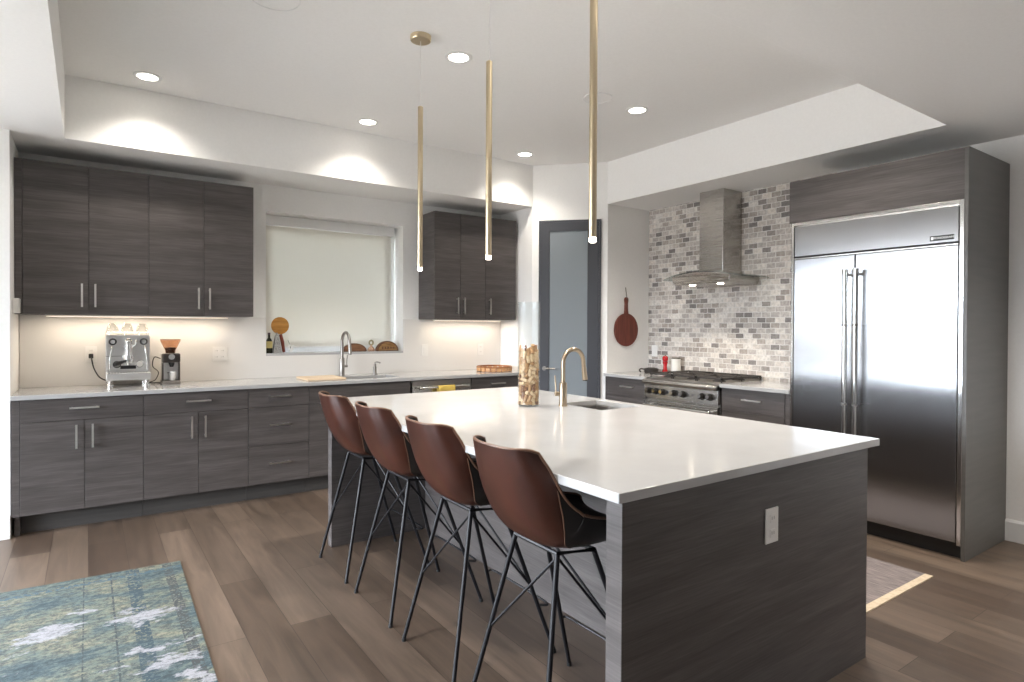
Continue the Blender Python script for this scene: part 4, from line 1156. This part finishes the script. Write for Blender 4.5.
for k, (x, z, r) in enumerate(((0, .022, .018), (.014, .040, .012), (-.016, .046, .010), (.026, .062, .008), (-.004, .066, .009))): sphere(bm, (x, 0.004*k-.008, z), r)
obj('blossom', bm, mat('white_ceramic', (.8, .8, .78, 1), .3), t, True, world=False)
obj('stem', tube(B(), [(0, 0, .03), (-.006, .008, .075), (-.022, .012, .115)], .003, 8), mat('grey_green_stem', srgb(130, 135, 120), .6), t, True, world=False)
RIND = noise_mat('dark_rind', srgb(84, 54, 38), srgb(118, 80, 56), 30, rough=.6, bump=.5)
def half_round(x0, x1, y, h, label, inner, windows):
    c = (x0+x1)/2; R = (x1-x0)/2
    t = thing('half_round_ornament', label, 'ornament', (c, y, SZ))
    def arch(r, hh, ya, yb, zb=0):
        bm = B(); n = 24
        pts = [(r*math.cos(PI*i/n), zb+hh*math.sin(PI*i/n)) for i in range(n+1)]
        return extrude_profile(bm, pts, 'y', ya, yb)
    obj('rind', arch(R, h, -.024, .024), RIND, t, world=False, bevel=.004)
    obj('face', arch(R*.86, h*.80, -.027, -.0245, .006), inner, t, world=False)
    if windows:
        bm = B()
        for i in range(5):
            bx_ = -R*.5+i*R*.25; box(bm, bx_-.008, bx_+.008, -.0295, -.0275, .02, h*.42)
        obj('carving', bm, RIND, t, world=False)
    return t
half_round(2.335, 2.565, 5.70, .098, 'larger half-round brown ornament with dark rim at the right end of the window sill', noise_mat('banded_brown', srgb(120, 84, 44), srgb(176, 140, 92), 5, (2, 1, 26), rough=.5), True)
half_round(2.00, 2.235, 5.71, .078, 'smaller half-round brown ornament on the window sill behind the faucet', noise_mat('plain_brown', srgb(112, 76, 52), srgb(140, 100, 72), 8, (1, 1, 12), rough=.5), False)
t = thing('figurine', 'small tan figurine between the two half-round ornaments on the window sill', 'figurine', (2.292, 5.72, SZ))
CER = noise_mat('tan_clay', srgb(170, 130, 110), srgb(214, 190, 160), 40, rough=.6)
obj('body', lathe(B(), [(0, 0), (.036, 0), (.038, .012), (.026, .032), (.012, .045), (.010, .060), (0, .062)], seg=18), CER, t, True, world=False)
obj('ring', tube(B(), [(.020*math.cos(a), 0, .082+.022*math.sin(a)) for a in [2*PI*i/18 for i in range(18)]], .008, 8, closed=True), noise_mat('grey_gold', srgb(120, 112, 84), srgb(170, 160, 120), 30, rough=.5), t, True, world=False)

# ================================================================== RANGE-SIDE OBJECTS
RED = noise_mat('red_brown_board', srgb(96, 42, 30), srgb(122, 58, 42), 5, (14, 1, 1), rough=.4)
t = thing('round_board', 'round reddish wooden serving board with handle hanging on the alcove wall', 'cutting board', (4.55, 4.47, 1.35))
bm = B(); outline = []
for i in range(33):
    a = -PI*1.5+.16+(2*PI-.32)*i/32
    outline.append((4.553+.168*math.cos(a), 1.350+.162*math.sin(a)*1.05))
outline = sorted_out = outline
neck = [(4.553+.022, 1.55), (4.553+.019, 1.62), (4.553+.026, 1.66), (4.553+.018, 1.682), (4.553, 1.687), (4.553-.018, 1.682), (4.553-.026, 1.66), (4.553-.019, 1.62), (4.553-.022, 1.55)]
extrude_profile(bm, outline+neck[::-1] if outline[-1][0] < 4.553 else outline+neck, 'y', 4.468, 4.486)
obj('board', bm, RED, t, bevel=.003)
bm = B(); cyl(bm, (4.553, 4.4675, 1.662), (4.553, 4.466, 1.662), .008, 14)
obj('hanging_hole', bm, BLACK, t)
bm = B(); tube(bm, [(4.553, 4.466, 1.662), (4.549, 4.474, 1.71), (4.548, 4.484, 1.785), (4.553, 4.484, 1.786), (4.557, 4.474, 1.71), (4.555, 4.466, 1.664)], .0022, 6)
obj('hanging_loop', bm, mat('cord_grey', srgb(120, 112, 100), .8), t, True)
t = thing('black_pan', 'small black lidded pan with side handle on the counter left of the range', 'pan', (4.66, 4.23, .915))
obj('body', lathe(B(), [(0, 0), (.062, 0), (.070, .012), (.072, .045), (.066, .045), (.060, .010), (0, .008)], seg=28), CASTIRON, t, True, world=False)
obj('lid', lathe(B(), [(0, .058), (.030, .056), (.072, .046), (.073, .0455), (.0, .0455)], seg=28), CASTIRON, t, True, world=False)
obj('handle', tube(B(), smooth_path([(-.060, .028, .038), (-.085, .055, .044), (-.105, .060, .030), (-.098, .045, .012)], 5), .007, 8), CASTIRON, t, True, world=False)
REDP = mat('red_lacquer', (.42, .012, .016, 1), .2)
t = thing('pepper_mill', 'tall red pepper mill on the counter beside the range', 'pepper mill', (4.80, 4.17, .915))
obj('body', lathe(B(), [(0, 0), (.030, 0), (.030, .012), (.021, .04), (.019, .075), (.026, .105), (.026, .118), (0, .12)], seg=24), REDP, t, True, world=False)
obj('head', lathe(B(), [(0, .1205), (.022, .1205), (.029, .135), (.029, .158), (.018, .172), (0, .174)], seg=24), REDP, t, True, world=False)
obj('finial', sphere(B(), (0, 0, .183), .010), CHROME, t, True, world=False)
t = thing('storage_canister', 'white ceramic canister with dark top on the counter beside the range', 'canister', (4.82, 4.05, .915))
obj('body', lathe(B(), [(0, 0), (.046, 0), (.049, .004), (.049, .148), (.045, .148), (.044, .010), (0, .008)], seg=30), mat('white_glaze', (.78, .77, .73, 1), .25), t, True, world=False)
obj('lid', lathe(B(), [(0, .162), (.040, .160), (.046, .1485), (.0, .1485)], seg=30), noise_mat('dark_lid', (.05, .045, .035, 1), (.10, .09, .07, 1), 30, rough=.5), t, True, world=False)

# ================================================================== JAR OF CORKS
JX, JY, JZ = 2.100, 2.842, .915
t = thing('glass_vase', 'tall clear glass cylinder vase half filled with wine corks on the island', 'vase', (JX, JY, JZ))
obj('vase_glass', lathe(B(), [(0, 0), (.062, 0), (.064, .003), (.064, .600), (.0625, .602), (.0600, .600), (.0600, .0075), (0, .006)], seg=48), GLASS, t, True, world=False)
CORKM = [noise_mat('cork_%s' % n, a, b, 90, rough=.8, bump=.3, bump_dist=.001) for n, a, b in (('pale', srgb(190, 160, 122), srgb(216, 190, 154)), ('tan', srgb(156, 116, 78), srgb(184, 146, 104)), ('stained', srgb(104, 66, 44), srgb(146, 104, 72)))]
CORK_ME = []
for m in CORKM:
    bm = lathe(B(), [(0, -.0212), (.0100, -.0212), (.0108, -.0203), (.0108, .0203), (.0100, .0212), (0, .0212)], seg=14)
    bmesh.ops.recalc_face_normals(bm, faces=bm.faces)
    me = bpy.data.meshes.new('wine_cork'); bm.to_mesh(me); bm.free(); me.materials.append(m)
    for p in me.polygons: p.use_smooth = True
    try: me.set_sharp_from_angle(angle=math.radians(38))
    except Exception: pass
    CORK_ME.append(me)
CORKS = [(454,-140,1442,-107,4),(422,-194,1759,-118,130),(471,-47,1040,-101,36),(-410,208,2830,61,14),(349,-329,264,-153,15),(-366,-147,169,167,88),(-457,134,1598,86,176),(19,397,1591,-97,47),(174,-427,2298,20,121),(-399,211,1979,-120,126),(444,-126,3003,73,136),(73,-362,2542,-82,66),(-458,27,2585,-94,24),(410,-214,3395,63,7),(-60,365,3015,79,101),(-254,-296,718,23,114),(-98,-377,1314,107,117),(376,293,505,-54,165),(392,85,1444,-172,130),(-458,2,3029,-96,12),(337,-326,2433,-138,45),(-122,-444,2778,167,7),(-425,166,989,72,169),(375,291,2332,122,166),(-440,-129,2267,93,7),(-436,-118,634,105,155),(-154,435,3302,-160,20),(96,-355,789,-58,92),(-137,458,259,27,151),(313,-217,2033,135,125),(-311,-219,1921,-143,55),(-67,372,506,92,81),(331,329,2739,-48,172),(214,403,1311,-29,162),(-301,-256,1211,67,126),(-129,-360,2459,-73,91),(204,319,1047,53,112),(-219,-403,1927,149,176),(476,52,451,95,4),(411,-131,820,120,141),(362,125,162,29,87),(-235,381,893,32,110),(142,-439,1692,16,116),(-224,-413,444,141,158),(356,123,730,-4,65),(-295,-257,1662,21,126),(13,-372,1931,-114,88),(-341,-311,2288,-40,175),(458,-137,465,125,176),(-337,-141,2565,31,92),(290,347,265,-44,158),(-293,350,1833,39,56),(-291,255,1594,144,117),(-78,-459,2194,-14,122),(252,-406,1946,39,151),(185,423,2122,-28,175),(364,-83,174,11,89),(71,449,252,-12,157),(275,-251,1497,-40,96),(-19,458,1926,-175,173),(389,257,902,131,150),(-233,-415,1028,-44,6),(285,-363,3050,-145,176),(44,453,813,-6,29),(-64,-475,689,169,31),(464,44,2630,96,135),(399,-233,2720,60,175),(338,-339,685,54,170),(-171,440,1572,-165,2),(-63,390,2707,-78,134),(-374,271,2357,-130,4),(-467,-57,982,96,169),(-32,-473,270,163,12),(366,269,1506,126,172),(202,411,1714,157,18),(-260,381,2972,36,174),(87,-452,2911,17,3),(-186,-410,1542,159,149),(-202,413,2203,170,2),(-347,-211,925,51,131),(464,-96,2135,-100,10),(-289,-356,3119,141,12),(178,418,629,-23,24),(-457,64,423,85,37),(-294,347,690,-139,80),(193,-414,1069,21,171),(-406,81,2185,-17,149),(-379,254,3212,-124,132),(-272,365,1204,-144,130),(-441,-175,1502,-70,110),(-392,-238,453,-63,22),(-256,-358,180,143,90),(352,292,1919,137,176),(192,-442,472,-22,5),(219,-299,2703,111,103),(-261,274,174,135,89),(119,-438,1454,-166,49),(466,-13,3287,-106,179),(-463,-72,1853,112,9),(357,-96,2477,8,100),(461,114,1826,24,177),(-347,313,403,-131,142),(364,-302,1173,-138,9),(-81,383,1016,-54,118),(454,119,2238,107,166),(41,449,1219,-179,25),(158,329,2459,60,98),(-304,238,1352,-8,70),(240,304,3037,-168,107),(-93,-376,3186,-95,129),(167,-333,175,115,91),(3,-472,1039,-126,1),(429,162,1221,112,102),(-250,382,2593,34,137),(-368,46,691,154,91),(-297,-352,2699,-40,172),(149,443,2755,-13,174),(68,-459,3325,8,152),(-1,459,2394,0,6),(86,461,3252,-9,165),(-431,155,3398,70,50),(-365,128,161,-23,89),(226,-404,3468,-152,28),(-187,-429,3494,154,169),(-468,-36,1285,-86,85),(-220,395,3619,29,93),(244,321,3352,47,140),(453,-45,3663,85,125),(-440,-134,3370,-74,157),(446,148,2919,88,177),(-245,93,3958,90,141),(-232,-394,3888,149,44),(-424,-183,2919,-67,11),(413,203,3336,148,1),(-37,88,3871,-116,112),(88,455,3654,171,29),(-437,137,3681,73,43),(-368,-80,3726,34,66),(184,292,3778,61,66),(34,-193,3898,56,78),(80,-457,3791,12,35),(291,-285,3756,148,35),(-345,-313,3598,-51,11),(118,-341,4104,-72,93),(369,270,3665,-54,48),(-461,34,3994,171,0),(383,-254,4014,-124,49),(-169,-183,4020,146,156),(234,0,4128,-83,119),(-153,374,3914,-79,35),(-117,-443,4074,-15,136),(182,321,4109,-145,88),(-343,301,4088,-131,133),(297,207,3953,-143,86),(373,16,3876,31,78),(-49,95,4119,-46,113),(-424,-185,4015,178,180),(446,70,4119,99,79),(20,459,4047,178,36)]
for x, y, z, az, th in CORKS:
    if z > 3350: continue
    o = bpy.data.objects.new('wine_cork', CORK_ME[random.choice((0, 0, 0, 1, 1, 1, 2))]); COL.objects.link(o)
    o.location = (JX+x*.0001, JY+y*.0001, JZ+.0085+z*.0001-.006)
    o.rotation_euler = (0, math.radians(th), math.radians(az))
    tag(o, 'wine cork piled with many others inside the tall glass vase', 'cork', 'wine corks in the glass vase')
